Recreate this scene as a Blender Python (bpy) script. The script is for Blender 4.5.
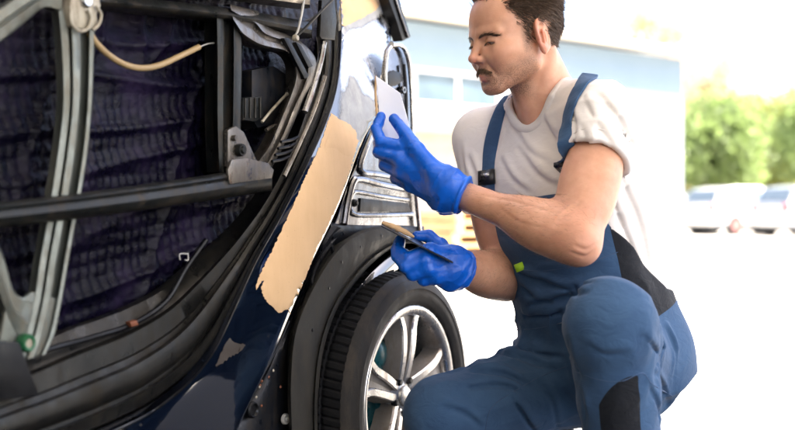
import bpy, bmesh, math, random
import numpy as np
from concurrent.futures import ThreadPoolExecutor
from mathutils import Vector, Matrix
from mathutils.bvhtree import BVHTree
from mathutils.geometry import delaunay_2d_cdt

random.seed(7)
rng = np.random.default_rng(7)
for o in list(bpy.data.objects):
    bpy.data.objects.remove(o)
scene = bpy.context.scene
COL = scene.collection

# ------------------------------------------------------------------ camera
F_PX, CX, YH, CAM_H = 1104.0, 397.5, 212.0, 0.71
cam_data = bpy.data.cameras.new('camera')
cam = bpy.data.objects.new('camera', cam_data)
COL.objects.link(cam)
cam.location = (0, 0, CAM_H)
cam.rotation_euler = (math.radians(90), 0, 0)
cam_data.sensor_width = 36.0
cam_data.lens = 36.0 * F_PX / 795.0
cam_data.shift_y = -(215.0 - YH) / 795.0
cam_data.clip_start = 0.05
cam_data.clip_end = 2000.0
cam_data.dof.use_dof = True
cam_data.dof.focus_distance = 2.30
cam_data.dof.aperture_fstop = 2.5
scene.camera = cam

# ------------------------------------------------------------------ sky and sun
SUN_EL, SUN_AZ = 56.0, 118.0      # azimuth clockwise from +Y (sun to the right, a little behind the camera)
world = bpy.data.worlds.new('World')
scene.world = world
world.use_nodes = True
wn = world.node_tree
wn.nodes.clear()
w_out = wn.nodes.new('ShaderNodeOutputWorld')
w_bg = wn.nodes.new('ShaderNodeBackground')
w_sky = wn.nodes.new('ShaderNodeTexSky')
w_sky.sky_type = 'NISHITA'
w_sky.sun_disc = False
w_sky.sun_elevation = math.radians(SUN_EL)
w_sky.sun_rotation = math.radians(SUN_AZ)
w_sky.air_density = 0.7
w_sky.dust_density = 4.0
w_sky.ozone_density = 0.6
w_bg.inputs['Strength'].default_value = 0.15
wn.links.new(w_sky.outputs[0], w_bg.inputs['Color'])
wn.links.new(w_bg.outputs[0], w_out.inputs['Surface'])

sun_data = bpy.data.lights.new('sun', 'SUN')
sun_data.energy = 5.0
sun_data.angle = math.radians(0.6)
sun_data.color = (1.0, 0.94, 0.85)
sun = bpy.data.objects.new('sun', sun_data)
COL.objects.link(sun)
_e, _a = math.radians(SUN_EL), math.radians(SUN_AZ)
_sd = Vector((math.sin(_a) * math.cos(_e), math.cos(_a) * math.cos(_e), math.sin(_e)))
sun.rotation_euler = _sd.to_track_quat('Z', 'Y').to_euler()
sun.location = (8, 0, 12)

scene.view_settings.view_transform = 'Standard'
scene.view_settings.look = 'None'
scene.view_settings.gamma = 1.0
scene.view_settings.use_curve_mapping = False
scene.view_settings.exposure = 2.55

# ------------------------------------------------------------------ small helpers
def V(*a):
    return np.array(a, dtype=np.float32)

def at(px, py, Y):
    """point at depth Y that the lens shows at photo pixel px,py"""
    return V((px - CX) / F_PX * Y, Y, CAM_H - (py - YH) / F_PX * Y)

def ray(px, py):
    return V((px - CX) / F_PX, 1.0, -(py - YH) / F_PX)

CAM = V(0, 0, CAM_H)

def norm(v):
    v = np.asarray(v, dtype=np.float32)
    return v / np.linalg.norm(v)

def tag(o, label=None, cat=None, group=None, kind=None):
    if label: o['label'] = label
    if cat: o['category'] = cat
    if group: o['group'] = group
    if kind: o['kind'] = kind
    return o

def empty(name, loc=(0, 0, 0), rz=0.0, parent=None):
    o = bpy.data.objects.new(name, None)
    COL.objects.link(o)
    o.location = loc
    o.rotation_euler = (0, 0, rz)
    if parent: o.parent = parent
    return o

def link_mesh(name, me, mat, parent=None, smooth=True):
    o = bpy.data.objects.new(name, me)
    COL.objects.link(o)
    if mat is not None and not me.materials:
        me.materials.append(mat)
    if parent: o.parent = parent
    if smooth and len(me.polygons):
        me.polygons.foreach_set('use_smooth', np.ones(len(me.polygons), dtype=bool))
    return o

def mesh_np(name, verts, faces, mat, parent=None, smooth=True):
    me = bpy.data.meshes.new(name)
    me.from_pydata([tuple(map(float, v)) for v in verts], [], [tuple(map(int, f)) for f in faces])
    me.update()
    return link_mesh(name, me, mat, parent, smooth)

def mesh_bm(name, bm, mat, parent=None, smooth=True, sharp=35):
    bmesh.ops.recalc_face_normals(bm, faces=bm.faces)
    if smooth and sharp:
        lim = math.radians(sharp)
        for e in bm.edges:
            if len(e.link_faces) == 2 and e.calc_face_angle(0) > lim:
                e.smooth = False
    me = bpy.data.meshes.new(name)
    bm.to_mesh(me)
    bm.free()
    return link_mesh(name, me, mat, parent, smooth)

def catmull(pts, n):
    pts = [np.asarray(p, float) for p in pts]
    P = [2 * pts[0] - pts[1]] + pts + [2 * pts[-1] - pts[-2]]
    out = []
    for i in range(1, len(P) - 2):
        for k in range(n):
            t = k / n
            a, b, c, d = P[i - 1], P[i], P[i + 1], P[i + 2]
            out.append(0.5 * (2 * b + (c - a) * t + (2 * a - 5 * b + 4 * c - d) * t * t + (3 * b - a - 3 * c + d) * t ** 3))
    out.append(pts[-1])
    return out

def tube_bm(bm, pts, r, seg=10, caps=True, flat=None):
    """tube along pts; r number or list"""
    pts = [np.asarray(p, float) for p in pts]
    n = len(pts)
    rr = r if isinstance(r, (list, tuple, np.ndarray)) else [r] * n
    rings = []
    up = V(0, 0, 1)
    prev = None
    for i in range(n):
        d = norm(pts[min(i + 1, n - 1)] - pts[max(i - 1, 0)])
        if prev is None:
            a = np.cross(d, up)
            if np.linalg.norm(a) < 1e-3: a = np.cross(d, V(1, 0, 0))
            a = norm(a)
        else:
            a = norm(prev - d * np.dot(prev, d))
        prev = a
        b = np.cross(d, a)
        ring = []
        for k in range(seg):
            t = 2 * math.pi * k / seg
            ring.append(bm.verts.new(pts[i] + rr[i] * (math.cos(t) * a + math.sin(t) * b)))
        rings.append(ring)
    for i in range(n - 1):
        for k in range(seg):
            bm.faces.new((rings[i][k], rings[i][(k + 1) % seg], rings[i + 1][(k + 1) % seg], rings[i + 1][k]))
    if caps:
        bm.faces.new(rings[0][::-1]); bm.faces.new(rings[-1])

def box_bm(bm, c, hx, hy, hz, X=(1, 0, 0), Y=(0, 1, 0), Z=(0, 0, 1)):
    c, X, Y, Z = map(lambda q: np.asarray(q, float), (c, X, Y, Z))
    vs = []
    for sz in (-1, 1):
        for sx, sy in ((-1, -1), (1, -1), (1, 1), (-1, 1)):
            vs.append(bm.verts.new(c + sx * hx * X + sy * hy * Y + sz * hz * Z))
    for f in ((0, 3, 2, 1), (4, 5, 6, 7), (0, 1, 5, 4), (1, 2, 6, 5), (2, 3, 7, 6), (3, 0, 4, 7)):
        bm.faces.new([vs[i] for i in f])
    return vs

def lathe_bm(bm, prof, c, ax, seg=64, closed=False):
    """prof = list of (radius, axial) round axis ax through c"""
    ax = norm(ax)
    a = np.cross(ax, V(0, 0, 1))
    a = norm(a) if np.linalg.norm(a) > 1e-3 else V(1, 0, 0)
    b = np.cross(ax, a)
    rings = []
    for (r, z) in prof:
        if r < 1e-6:
            rings.append([bm.verts.new(c + ax * z)])
        else:
            rings.append([bm.verts.new(c + ax * z + r * (math.cos(2 * math.pi * k / seg) * a + math.sin(2 * math.pi * k / seg) * b)) for k in range(seg)])
    m = len(rings)
    for i in range(m if closed else m - 1):
        A, B = rings[i], rings[(i + 1) % m]
        for k in range(seg):
            k2 = (k + 1) % seg
            if len(A) == 1 and len(B) == 1: continue
            if len(A) == 1: bm.faces.new((A[0], B[k], B[k2]))
            elif len(B) == 1: bm.faces.new((A[k], B[0], A[k2]))
            else: bm.faces.new((A[k], B[k], B[k2], A[k2]))
    return a, b

def bevel_all(bm, w, seg=2, ang=30):
    es = [e for e in bm.edges if len(e.link_faces) == 2 and e.calc_face_angle(0) > math.radians(ang)]
    if es:
        bmesh.ops.bevel(bm, geom=es, offset=w, segments=seg, profile=0.6, affect='EDGES', clamp_overlap=True)

# ------------------------------------------------------------------ noise and signed distance fields
_R = rng.random((64, 64, 64)).astype(np.float32)
def vnoise(p):
    p = np.asarray(p, np.float32)
    i = np.floor(p).astype(np.int32)
    f = p - i
    u = f * f * (3 - 2 * f)
    i0 = i & 63; i1 = (i + 1) & 63
    def g(a, b, c): return _R[a, b, c]
    x0, y0, z0 = i0[:, 0], i0[:, 1], i0[:, 2]; x1, y1, z1 = i1[:, 0], i1[:, 1], i1[:, 2]
    ux, uy, uz = u[:, 0], u[:, 1], u[:, 2]
    a = g(x0, y0, z0) * (1 - ux) + g(x1, y0, z0) * ux
    b = g(x0, y1, z0) * (1 - ux) + g(x1, y1, z0) * ux
    c = g(x0, y0, z1) * (1 - ux) + g(x1, y0, z1) * ux
    d = g(x0, y1, z1) * (1 - ux) + g(x1, y1, z1) * ux
    return (a * (1 - uy) + b * uy) * (1 - uz) + (c * (1 - uy) + d * uy) * uz

def fbm(p, o=3):
    s = 0; a = 0.5
    for k in range(o):
        s = s + a * vnoise(p + 17.3 * k); p = p * 2.03; a *= 0.5
    return s

def folds(p, d, freq, stretch=0.2, seed=0.0, warp=0.4):
    """cloth folds that run along direction d: 0..1 ridges"""
    d = norm(d)
    q = p - np.outer(p @ d, d) * (1 - stretch)
    q = q * freq + seed
    q = q + 0.5 * warp * np.sin(q[:, [1, 2, 0]] * 2.3 + 1.7)
    n = vnoise(q)
    return 1 - np.abs(2 * n - 1)

def skin_only(d, p, fn, band=0.03):
    """add fold relief w(p) only close to the surface"""
    m = np.abs(d) < band
    out = d + 0.0
    if m.any(): out[m] = d[m] - fn(p[m])
    return out

def smin(a, b, k):
    h = np.clip(0.5 + 0.5 * (b - a) / k, 0, 1)
    return b * (1 - h) + a * h - k * h * (1 - h)

def smax(a, b, k):
    return -smin(-a, -b, k)

def cap(p, a, b, ra, rb):
    ab = b - a
    t = np.clip(((p - a) @ ab) / np.dot(ab, ab), 0, 1)
    w = p - a - t[:, None] * ab
    return np.sqrt(np.einsum('ij,ij->i', w, w)) - (ra + (rb - ra) * t)

def ell(p, c, r, R=None):
    q = p - c
    if R is not None: q = q @ np.asarray(R, np.float32)
    r = np.asarray(r, np.float32)
    w = q / r
    k0 = np.sqrt(np.einsum('ij,ij->i', w, w))
    w = w / r
    k1 = np.sqrt(np.einsum('ij,ij->i', w, w))
    return k0 * (k0 - 1.0) / np.maximum(k1, 1e-9)

def sph(p, c, r):
    return np.linalg.norm(p - c, axis=1) - r

def bounded(fn, c, r):
    """evaluate fn only near its bounding ball"""
    c = np.asarray(c, np.float32)
    def g(p):
        d = np.linalg.norm(p - c, axis=1) - r
        m = d < 0.06
        out = d + 0.0
        if m.any(): out[m] = fn(p[m])
        return out
    return g

def sdf_mesh(fn, lo, hi, h, proj=2):
    lo = np.asarray(lo, np.float32); hi = np.asarray(hi, np.float32)
    h = np.float32(h)
    B = 6
    nb = np.maximum(1, np.ceil((hi - lo) / (h * B)).astype(int))
    ii = np.stack(np.meshgrid(*[np.arange(k) for k in nb], indexing='ij'), -1).reshape(-1, 3)
    cen = (lo + (ii + 0.5) * B * h).astype(np.float32)
    dc = fn(cen)
    keep = np.abs(dc) < B * h * 0.87 * 1.4 + 0.008
    n = nb * B + 1
    D = np.empty(tuple(n), np.float32)
    sgn = np.where(dc > 0, 1.0, -1.0).reshape(tuple(nb)).astype(np.float32)
    big = np.repeat(np.repeat(np.repeat(sgn, B, 0), B, 1), B, 2)
    D[:-1, :-1, :-1] = big
    D[-1] = 1; D[:, -1] = 1; D[:, :, -1] = 1
    g = np.stack(np.meshgrid(*[np.arange(B + 1)] * 3, indexing='ij'), -1).reshape(-1, 3)
    K = ii[keep]
    def work(s):
        k = K[s:s + 160]
        idx = (k[:, None, :] * B + g[None]).reshape(-1, 3)
        D[idx[:, 0], idx[:, 1], idx[:, 2]] = fn((lo + idx * h).astype(np.float32))
    with ThreadPoolExecutor(4) as ex: list(ex.map(work, range(0, len(K), 160)))
    # surface nets
    S = D < 0
    cnt = np.zeros(tuple(n - 1), np.int8)
    for dx in (0, 1):
        for dy in (0, 1):
            for dz in (0, 1):
                cnt += S[dx:n[0] - 1 + dx, dy:n[1] - 1 + dy, dz:n[2] - 1 + dz]
    act = np.argwhere((cnt > 0) & (cnt < 8))
    del cnt
    idm = np.full(tuple(n - 1), -1, np.int32)
    idm[act[:, 0], act[:, 1], act[:, 2]] = np.arange(len(act))
    acc = np.zeros((len(act), 3)); num = np.zeros(len(act))
    corners = [(0, 0, 0), (1, 0, 0), (0, 1, 0), (1, 1, 0), (0, 0, 1), (1, 0, 1), (0, 1, 1), (1, 1, 1)]
    for a in range(8):
        for b in range(a + 1, 8):
            ca, cb = np.array(corners[a]), np.array(corners[b])
            if np.abs(ca - cb).sum() != 1: continue
            pa, pb = act + ca, act + cb
            da = D[pa[:, 0], pa[:, 1], pa[:, 2]]; db = D[pb[:, 0], pb[:, 1], pb[:, 2]]
            m = (da < 0) != (db < 0)
            t = np.where(m, da / np.where(m, da - db, 1), 0)
            acc += np.where(m[:, None], pa + t[:, None] * (cb - ca), 0); num += m
    verts = (lo + acc / num[:, None] * h).astype(np.float32)
    faces = []
    for ax in range(3):
        o1, o2 = [k for k in range(3) if k != ax]
        sl0 = [slice(1, -1)] * 3; sl1 = [slice(1, -1)] * 3
        sl0[ax] = slice(0, -1); sl1[ax] = slice(1, None)
        A, Bm = S[tuple(sl0)], S[tuple(sl1)]
        for flip in (False, True):
            e = np.argwhere((A & ~Bm) if not flip else (~A & Bm))
            if not len(e): continue
            e = e + np.array([0 if k == ax else 1 for k in range(3)])
            def cell(a, b):
                q = e.copy(); q[:, o1] -= a; q[:, o2] -= b
                return idm[q[:, 0], q[:, 1], q[:, 2]]
            quad = np.stack([cell(1, 1), cell(0, 1), cell(0, 0), cell(1, 0)], 1)
            if flip ^ (ax == 1): quad = quad[:, ::-1]
            faces.append(quad)
    faces = np.concatenate(faces)
    faces = faces[(faces >= 0).all(1)]
    for _ in range(proj):
        def pull(s):
            v = verts[s:s + 20000]
            d = fn(v)
            gr = sdf_grad(fn, v, h * 0.6)
            gl = np.linalg.norm(gr, axis=1)
            step = np.clip(d / np.maximum(gl, 0.3), -h * 0.7, h * 0.7)
            verts[s:s + 20000] = v - gr / np.maximum(gl, 1e-6)[:, None] * step[:, None]
        with ThreadPoolExecutor(4) as ex: list(ex.map(pull, range(0, len(verts), 20000)))
    return verts, faces

def sdf_grad(fn, p, e=0.001):
    g = np.zeros_like(p)
    for k in range(3):
        q = np.zeros(3, np.float32); q[k] = e
        g[:, k] = (fn(p + q) - fn(p - q)) / (2 * e)
    return g

def hit_sdf(fn, px, py, y0=1.6, y1=3.2):
    """first point of a field on the line of sight through a photo pixel"""
    d = ray(px, py)
    ys = np.linspace(y0, y1, 900)
    P = CAM + np.outer(ys, d)
    v = fn(P)
    w = np.argwhere(v < 0)
    k = int(w[0][0]) if len(w) else int(np.argmin(v))
    return P[k]

def link_np(name, verts, faces, mat, parent=None, cols=None):
    me = bpy.data.meshes.new(name)
    faces = np.asarray(faces, np.int32)
    me.vertices.add(len(verts)); me.vertices.foreach_set('co', np.asarray(verts, np.float32).ravel())
    nf, k = faces.shape
    me.loops.add(nf * k); me.loops.foreach_set('vertex_index', faces.ravel())
    me.polygons.add(nf)
    me.polygons.foreach_set('loop_start', np.arange(nf, dtype=np.int32) * k)
    me.update(calc_edges=True)
    me.validate()
    if cols:
        for nm, arr in cols.items():
            at_ = me.attributes.new(nm, 'FLOAT', 'POINT')
            at_.data.foreach_set('value', np.asarray(arr, np.float32))
    return link_mesh(name, me, mat, parent)

def sub_faces(verts, faces, mask):
    f = faces[mask]
    u, inv = np.unique(f, return_inverse=True)
    return verts[u], inv.reshape(f.shape), u

# ------------------------------------------------------------------ materials
def new_mat(name):
    m = bpy.data.materials.new(name)
    m.use_nodes = True
    nt = m.node_tree
    b = nt.nodes['Principled BSDF']
    return m, nt, b

def N(nt, typ, **kw):
    n = nt.nodes.new(typ)
    for k, v in kw.items():
        if k in n.inputs: n.inputs[k].default_value = v
        else: setattr(n, k, v)
    return n

def ramp(nt, fac, stops):
    r = nt.nodes.new('ShaderNodeValToRGB')
    el = r.color_ramp.elements
    while len(el) < len(stops): el.new(0.5)
    for e, (p, c) in zip(el, stops):
        e.position = p
        e.color = (c[0], c[1], c[2], 1) if hasattr(c, '__len__') else (c, c, c, 1)
    nt.links.new(fac, r.inputs[0])
    return r.outputs[0]

def mixc(nt, fac, a, b, blend='MIX'):
    n = nt.nodes.new('ShaderNodeMix')
    n.data_type = 'RGBA'; n.blend_type = blend
    for sock, v in ((n.inputs[0], fac), (n.inputs[6], a), (n.inputs[7], b)):
        if hasattr(v, 'type') and hasattr(v, 'links'): nt.links.new(v, sock)
        elif isinstance(v, (int, float)): sock.default_value = v
        else: sock.default_value = (*v, 1)
    return n.outputs[2]

def simple(name, col, rough=0.5, metal=0.0, var=0.25, scale=12.0, bump=0.0, bscale=60.0, rvar=0.15, coat=0.0, spec=None, detail=5.0, ior=1.5, stretch=None, sheen=0.0):
    m, nt, b = new_mat(name)
    tc = N(nt, 'ShaderNodeTexCoord')
    co = tc.outputs['Object']
    if stretch:
        mp = N(nt, 'ShaderNodeMapping'); mp.inputs['Scale'].default_value = stretch
        nt.links.new(co, mp.inputs[0]); co = mp.outputs[0]
    n1 = N(nt, 'ShaderNodeTexNoise', Scale=scale, Detail=detail, Roughness=0.6)
    nt.links.new(co, n1.inputs['Vector'])
    lo = tuple(c * (1 - var) for c in col); hi = tuple(min(1, c * (1 + var)) for c in col)
    nt.links.new(ramp(nt, n1.outputs['Fac'], [(0.3, lo), (0.7, hi)]), b.inputs['Base Color'])
    n2 = N(nt, 'ShaderNodeTexNoise', Scale=scale * 2.7, Detail=4.0)
    nt.links.new(co, n2.inputs['Vector'])
    nt.links.new(ramp(nt, n2.outputs['Fac'], [(0.3, max(0.02, rough - rvar)), (0.7, min(1, rough + rvar))]), b.inputs['Roughness'])
    b.inputs['Metallic'].default_value = metal
    b.inputs['Coat Weight'].default_value = coat
    b.inputs['Coat Roughness'].default_value = 0.04
    b.inputs['IOR'].default_value = ior
    if spec is not None: b.inputs['Specular IOR Level'].default_value = spec
    if sheen:
        b.inputs['Sheen Weight'].default_value = sheen
        b.inputs['Sheen Roughness'].default_value = 0.5
    if bump:
        n3 = N(nt, 'ShaderNodeTexNoise', Scale=bscale, Detail=4.0)
        nt.links.new(co, n3.inputs['Vector'])
        bp = N(nt, 'ShaderNodeBump', Strength=bump, Distance=0.002)
        nt.links.new(n3.outputs['Fac'], bp.inputs['Height'])
        nt.links.new(bp.outputs[0], b.inputs['Normal'])
    return m
# ================================================================== setting
def ground_material(name, c0, c1, rough=0.85):
    m, nt, b = new_mat(name)
    tc = N(nt, 'ShaderNodeTexCoord')
    n1 = N(nt, 'ShaderNodeTexNoise', Scale=0.7, Detail=8.0, Roughness=0.6)
    nt.links.new(tc.outputs['Object'], n1.inputs['Vector'])
    n2 = N(nt, 'ShaderNodeTexNoise', Scale=60.0, Detail=4.0)
    nt.links.new(tc.outputs['Object'], n2.inputs['Vector'])
    base = ramp(nt, n1.outputs['Fac'], [(0.3, c0), (0.7, c1)])
    nt.links.new(mixc(nt, 0.25, base, ramp(nt, n2.outputs['Fac'], [(0.3, c0), (0.7, c1)])), b.inputs['Base Color'])
    b.inputs['Roughness'].default_value = rough
    bp = N(nt, 'ShaderNodeBump', Strength=0.3, Distance=0.01)
    nt.links.new(n2.outputs['Fac'], bp.inputs['Height']); nt.links.new(bp.outputs[0], b.inputs['Normal'])
    return m
def quad(name, x0, x1, y0, y1, z, mat):
    bm = bmesh.new()
    bm.faces.new([bm.verts.new(p) for p in ((x0, y0, z), (x1, y0, z), (x1, y1, z), (x0, y1, z))])
    return mesh_bm(name, bm, mat, None, False)
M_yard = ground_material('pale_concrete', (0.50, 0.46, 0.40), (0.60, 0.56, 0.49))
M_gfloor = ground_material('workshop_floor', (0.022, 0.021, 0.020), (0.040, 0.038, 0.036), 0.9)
M_white = simple('white_paint', (0.78, 0.77, 0.74), 0.6, var=0.05, scale=2)
M_bounce = simple('white_bounce_paint', (0.80, 0.77, 0.72), 0.8, var=0.05, scale=2)  # near-white, kept pale so the unseen surfaces bounce fill
def filler_material():
    m, nt, b = new_mat('body_filler')
    tc = N(nt, 'ShaderNodeTexCoord')
    mp = N(nt, 'ShaderNodeMapping'); mp.inputs['Rotation'].default_value = (0, math.radians(-32), 0); mp.inputs['Scale'].default_value = (9.0, 9.0, 1.0)
    nt.links.new(tc.outputs['Object'], mp.inputs[0])
    n1 = N(nt, 'ShaderNodeTexNoise', Scale=11.0, Detail=6.0, Roughness=0.65)
    nt.links.new(mp.outputs[0], n1.inputs['Vector'])
    n2 = N(nt, 'ShaderNodeTexNoise', Scale=14.0, Detail=5.0)
    nt.links.new(tc.outputs['Object'], n2.inputs['Vector'])
    c = mixc(nt, 0.5, ramp(nt, n1.outputs['Fac'], [(0.3, (0.58, 0.375, 0.195)), (0.7, (0.63, 0.415, 0.225))]), ramp(nt, n2.outputs['Fac'], [(0.3, (0.56, 0.365, 0.19)), (0.7, (0.67, 0.45, 0.25))]))
    n3 = N(nt, 'ShaderNodeTexNoise', Scale=330.0, Detail=2.0)
    nt.links.new(tc.outputs['Object'], n3.inputs['Vector'])
    c = mixc(nt, ramp(nt, n3.outputs['Fac'], [(0.70, 0.0), (0.76, 0.7)]), c, (0.36, 0.21, 0.10))
    nt.links.new(c, b.inputs['Base Color'])
    b.inputs['Roughness'].default_value = 0.78
    bp = N(nt, 'ShaderNodeBump', Strength=0.3, Distance=0.0012)
    nt.links.new(n1.outputs['Fac'], bp.inputs['Height']); nt.links.new(bp.outputs[0], b.inputs['Normal'])
    return m
M_filler = filler_material()
tag(quad('ground', -600, 600, -600, 600, 0, M_yard), kind='structure')
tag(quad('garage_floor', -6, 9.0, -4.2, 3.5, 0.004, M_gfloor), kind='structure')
bm = bmesh.new(); box_bm(bm, V(1.3, 0.15, 3.3), 4.5, 2.35, 0.1)
tag(mesh_bm('unseen_ceiling', bm, M_bounce), kind='structure')  # unseen garage roof, sized and placed to shade man and car

bm = bmesh.new(); box_bm(bm, V(-1.6, -2.3, 1.6), 2.6, 0.1, 1.59)
tag(mesh_bm('unseen_wall_behind', bm, M_bounce), kind='structure')  # unseen partial wall, added for contrast and bounced light
bm = bmesh.new(); box_bm(bm, V(-3.3, -0.1, 1.6), 0.1, 2.09, 1.59)
tag(mesh_bm('unseen_wall_left', bm, M_bounce), kind='structure')  # unseen side wall, added to shape the light in the garage
# ---- workshop building across the yard
M_wall = ground_material('pale_blue_render', (0.20, 0.225, 0.25), (0.24, 0.26, 0.28), 0.8)
M_band = ground_material('eave_shade_blue', (0.105, 0.155, 0.205), (0.125, 0.175, 0.225), 0.8)  # shade under the eave put into the wall colour
M_trimw = simple('white_trim', (0.80, 0.79, 0.77), 0.5, var=0.05)
M_cream = simple('cream_fascia', (0.72, 0.62, 0.47), 0.6, var=0.1)
M_pane = simple('window_glass', (0.05, 0.075, 0.095), 0.08, var=0.3, scale=1.5)
M_roller = simple('grey_brown_door', (0.34, 0.29, 0.25), 0.6, var=0.15, scale=3)
M_roof = simple('pale_metal_roof', (0.62, 0.60, 0.57), 0.45, metal=0.2, var=0.1, scale=2)
BA = V(0.3, 24.8, 0.0); BD = norm(V(7.7, 6.2, 0)); BN = V(float(BD[1]), float(-BD[0]), 0.0)
bld = empty('workshop_building', (float(BA[0]), float(BA[1]), 0), math.atan2(BD[1], BD[0]))
tag(bld, 'long pale blue workshop building behind the mechanic with cream awning and high windows', 'building')
LEN = 9.9; EAVE = 5.0
def bbox(name, x0, x1, y0, y1, z0, z1, mat, parent=bld, bev=0.0):
    bm = bmesh.new(); box_bm(bm, V((x0 + x1) / 2, (y0 + y1) / 2, (z0 + z1) / 2), (x1 - x0) / 2, (y1 - y0) / 2, (z1 - z0) / 2)
    if bev: bevel_all(bm, bev, 2)
    return mesh_bm(name, bm, mat, parent, False)
# local x along the wall, y into the building, openings left between wall pieces
wx = [-15.0] + sum([[0.15 + 3.2 * k, 2.85 + 3.2 * k] for k in range(-4, 2)], []) + [LEN]
Z0, Z1 = 3.15, 3.98
bbox('wall', -15, LEN, 0, 0.25, 2.75, Z0, M_wall); bbox('eave_shade_band', -15, LEN, 0, 0.25, Z1, EAVE, M_band)
for k in range(0, len(wx), 2):
    if wx[k + 1] - wx[k] > 0.02: bbox('wall', wx[k], wx[k + 1], 0.0, 0.25, Z0, Z1, M_wall)
for k in range(-4, 2):
    a, b = 0.15 + 3.2 * k, 2.85 + 3.2 * k
    w = bbox('window', a + 0.003, b - 0.003, 0.08, 0.16, Z0 + 0.003, Z0 + 0.07, M_trimw)
    for q_ in ((a + 0.003, a + 0.06, Z0 + 0.07, Z1 - 0.07), (b - 0.06, b - 0.003, Z0 + 0.07, Z1 - 0.07), ((a + b) / 2 - 0.03, (a + b) / 2 + 0.03, Z0 + 0.07, Z1 - 0.07), (a + 0.003, b - 0.003, Z1 - 0.07, Z1 - 0.003)):
        bbox('window_frame', q_[0], q_[1], 0.08, 0.16, q_[2], q_[3], M_trimw, w)
    bbox('pane', a + 0.06, (a + b) / 2 - 0.03, 0.11, 0.125, Z0 + 0.07, Z1 - 0.07, M_pane, w)
    bbox('pane', (a + b) / 2 + 0.03, b - 0.06, 0.11, 0.125, Z0 + 0.07, Z1 - 0.07, M_pane, w)
    bbox('sill', a - 0.05, b + 0.05, -0.10, 0.06, Z0 - 0.06, Z0 - 0.002, M_trimw, w)
# ground floor: doors between piers under the awning
for k in range(-5, 4):
    x0 = -0.6 + 2.9 * k
    if x0 + 0.6 < LEN: bbox('pier', x0, min(x0 + 0.6, LEN), 0.0, 0.25, 0.002, 2.75, M_wall)
    x1 = min(x0 + 2.9, LEN)
    if k < 2:
        dr_ = bbox('roller_door', x0 + 0.6, x1, 0.12, 0.18, 0.05, 2.75, M_roller)
        for j in range(9): bbox('door_slat', x0 + 0.62, x1 - 0.02, 0.105, 0.12, 0.10 + 0.29 * j, 0.36 + 0.29 * j, M_roller, dr_)
    elif x1 > x0 + 0.6: bbox('wall', x0 + 0.6, x1, 0.002, 0.25, 0.002, 2.75, M_wall)
bbox('wall', LEN - 0.25, LEN, 0.25, 10, 0.002, EAVE, M_wall); bbox('wall', -15, LEN, 9.8, 10, 0.002, EAVE, M_wall)
bbox('awning', -15, 3.4, -1.6, -0.002, 2.55, 2.86, M_cream, bev=0.02)
for k in range(6): bbox('awning_post', -9.1 + 2.45 * k, -8.98 + 2.45 * k, -1.55, -1.43, 0.002, 2.55, M_trimw)
bm = bmesh.new()
rv = [(-15.3, -0.6, EAVE), (LEN + 0.4, -0.6, EAVE), (LEN + 0.4, 5.0, EAVE + 0.9), (-15.3, 5.0, EAVE + 0.9), (LEN + 0.4, 10.6, EAVE), (-15.3, 10.6, EAVE)]
top = [bm.verts.new((x, y, z + 0.16)) for x, y, z in rv]; bot = [bm.verts.new((x, y, z + 0.002)) for x, y, z in rv]
for f in ((0, 1, 2, 3), (3, 2, 4, 5)):
    bm.faces.new([top[i] for i in f]); bm.faces.new([bot[i] for i in f[::-1]])
for a, b in ((0, 1), (1, 2), (2, 4), (4, 5), (5, 3), (3, 0)): bm.faces.new((bot[a], bot[b], top[b], top[a]))
roof = mesh_bm('roof', bm, M_roof, bld, False)
bm = bmesh.new(); tube_bm(bm, [V(-15.3, -0.66, EAVE + 0.06), V(LEN + 0.4, -0.66, EAVE + 0.06)], 0.07, 10)
mesh_bm('gutter', bm, M_cream, roof)

# ---- pallets by the awning
M_wood = simple('pallet_wood', (0.55, 0.33, 0.15), 0.8, var=0.25, scale=6)
def pallet(loc, rz, label):
    r = empty('pallet', loc, rz)
    tag(r, label, 'pallet', 'pallets stacked by the awning')
    for j in range(7):
        bm = bmesh.new(); box_bm(bm, V(0, -0.54 + 0.18 * j, 0.133), 0.60, 0.07, 0.011); mesh_bm('board', bm, M_wood, r, False)
    for j in (-0.5, 0, 0.5):
        bm = bmesh.new(); box_bm(bm, V(j * 1.08, 0, 0.0715), 0.05, 0.6, 0.05); mesh_bm('runner', bm, M_wood, r, False)
    for j in (-0.5, 0, 0.5):
        bm = bmesh.new(); box_bm(bm, V(0, j * 1.05, 0.0105), 0.60, 0.05, 0.0105); mesh_bm('base_board', bm, M_wood, r, False)
names_ = ['lowest orange wooden pallet in the stack behind the lower glove', 'second wooden pallet from the ground in the stack behind the lower glove', 'third wooden pallet from the ground in the stack behind the lower glove',
          'fourth wooden pallet from the ground in the stack behind the lower glove', 'topmost wooden pallet in the stack behind the lower glove']
for k in range(5): pallet((0.95 + 0.03 * math.sin(k * 2.1), 14.5 + 0.03 * math.cos(k * 1.3), 0.002 + 0.146 * k), 0.5 + 0.04 * math.sin(k * 3), names_[k])

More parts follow.
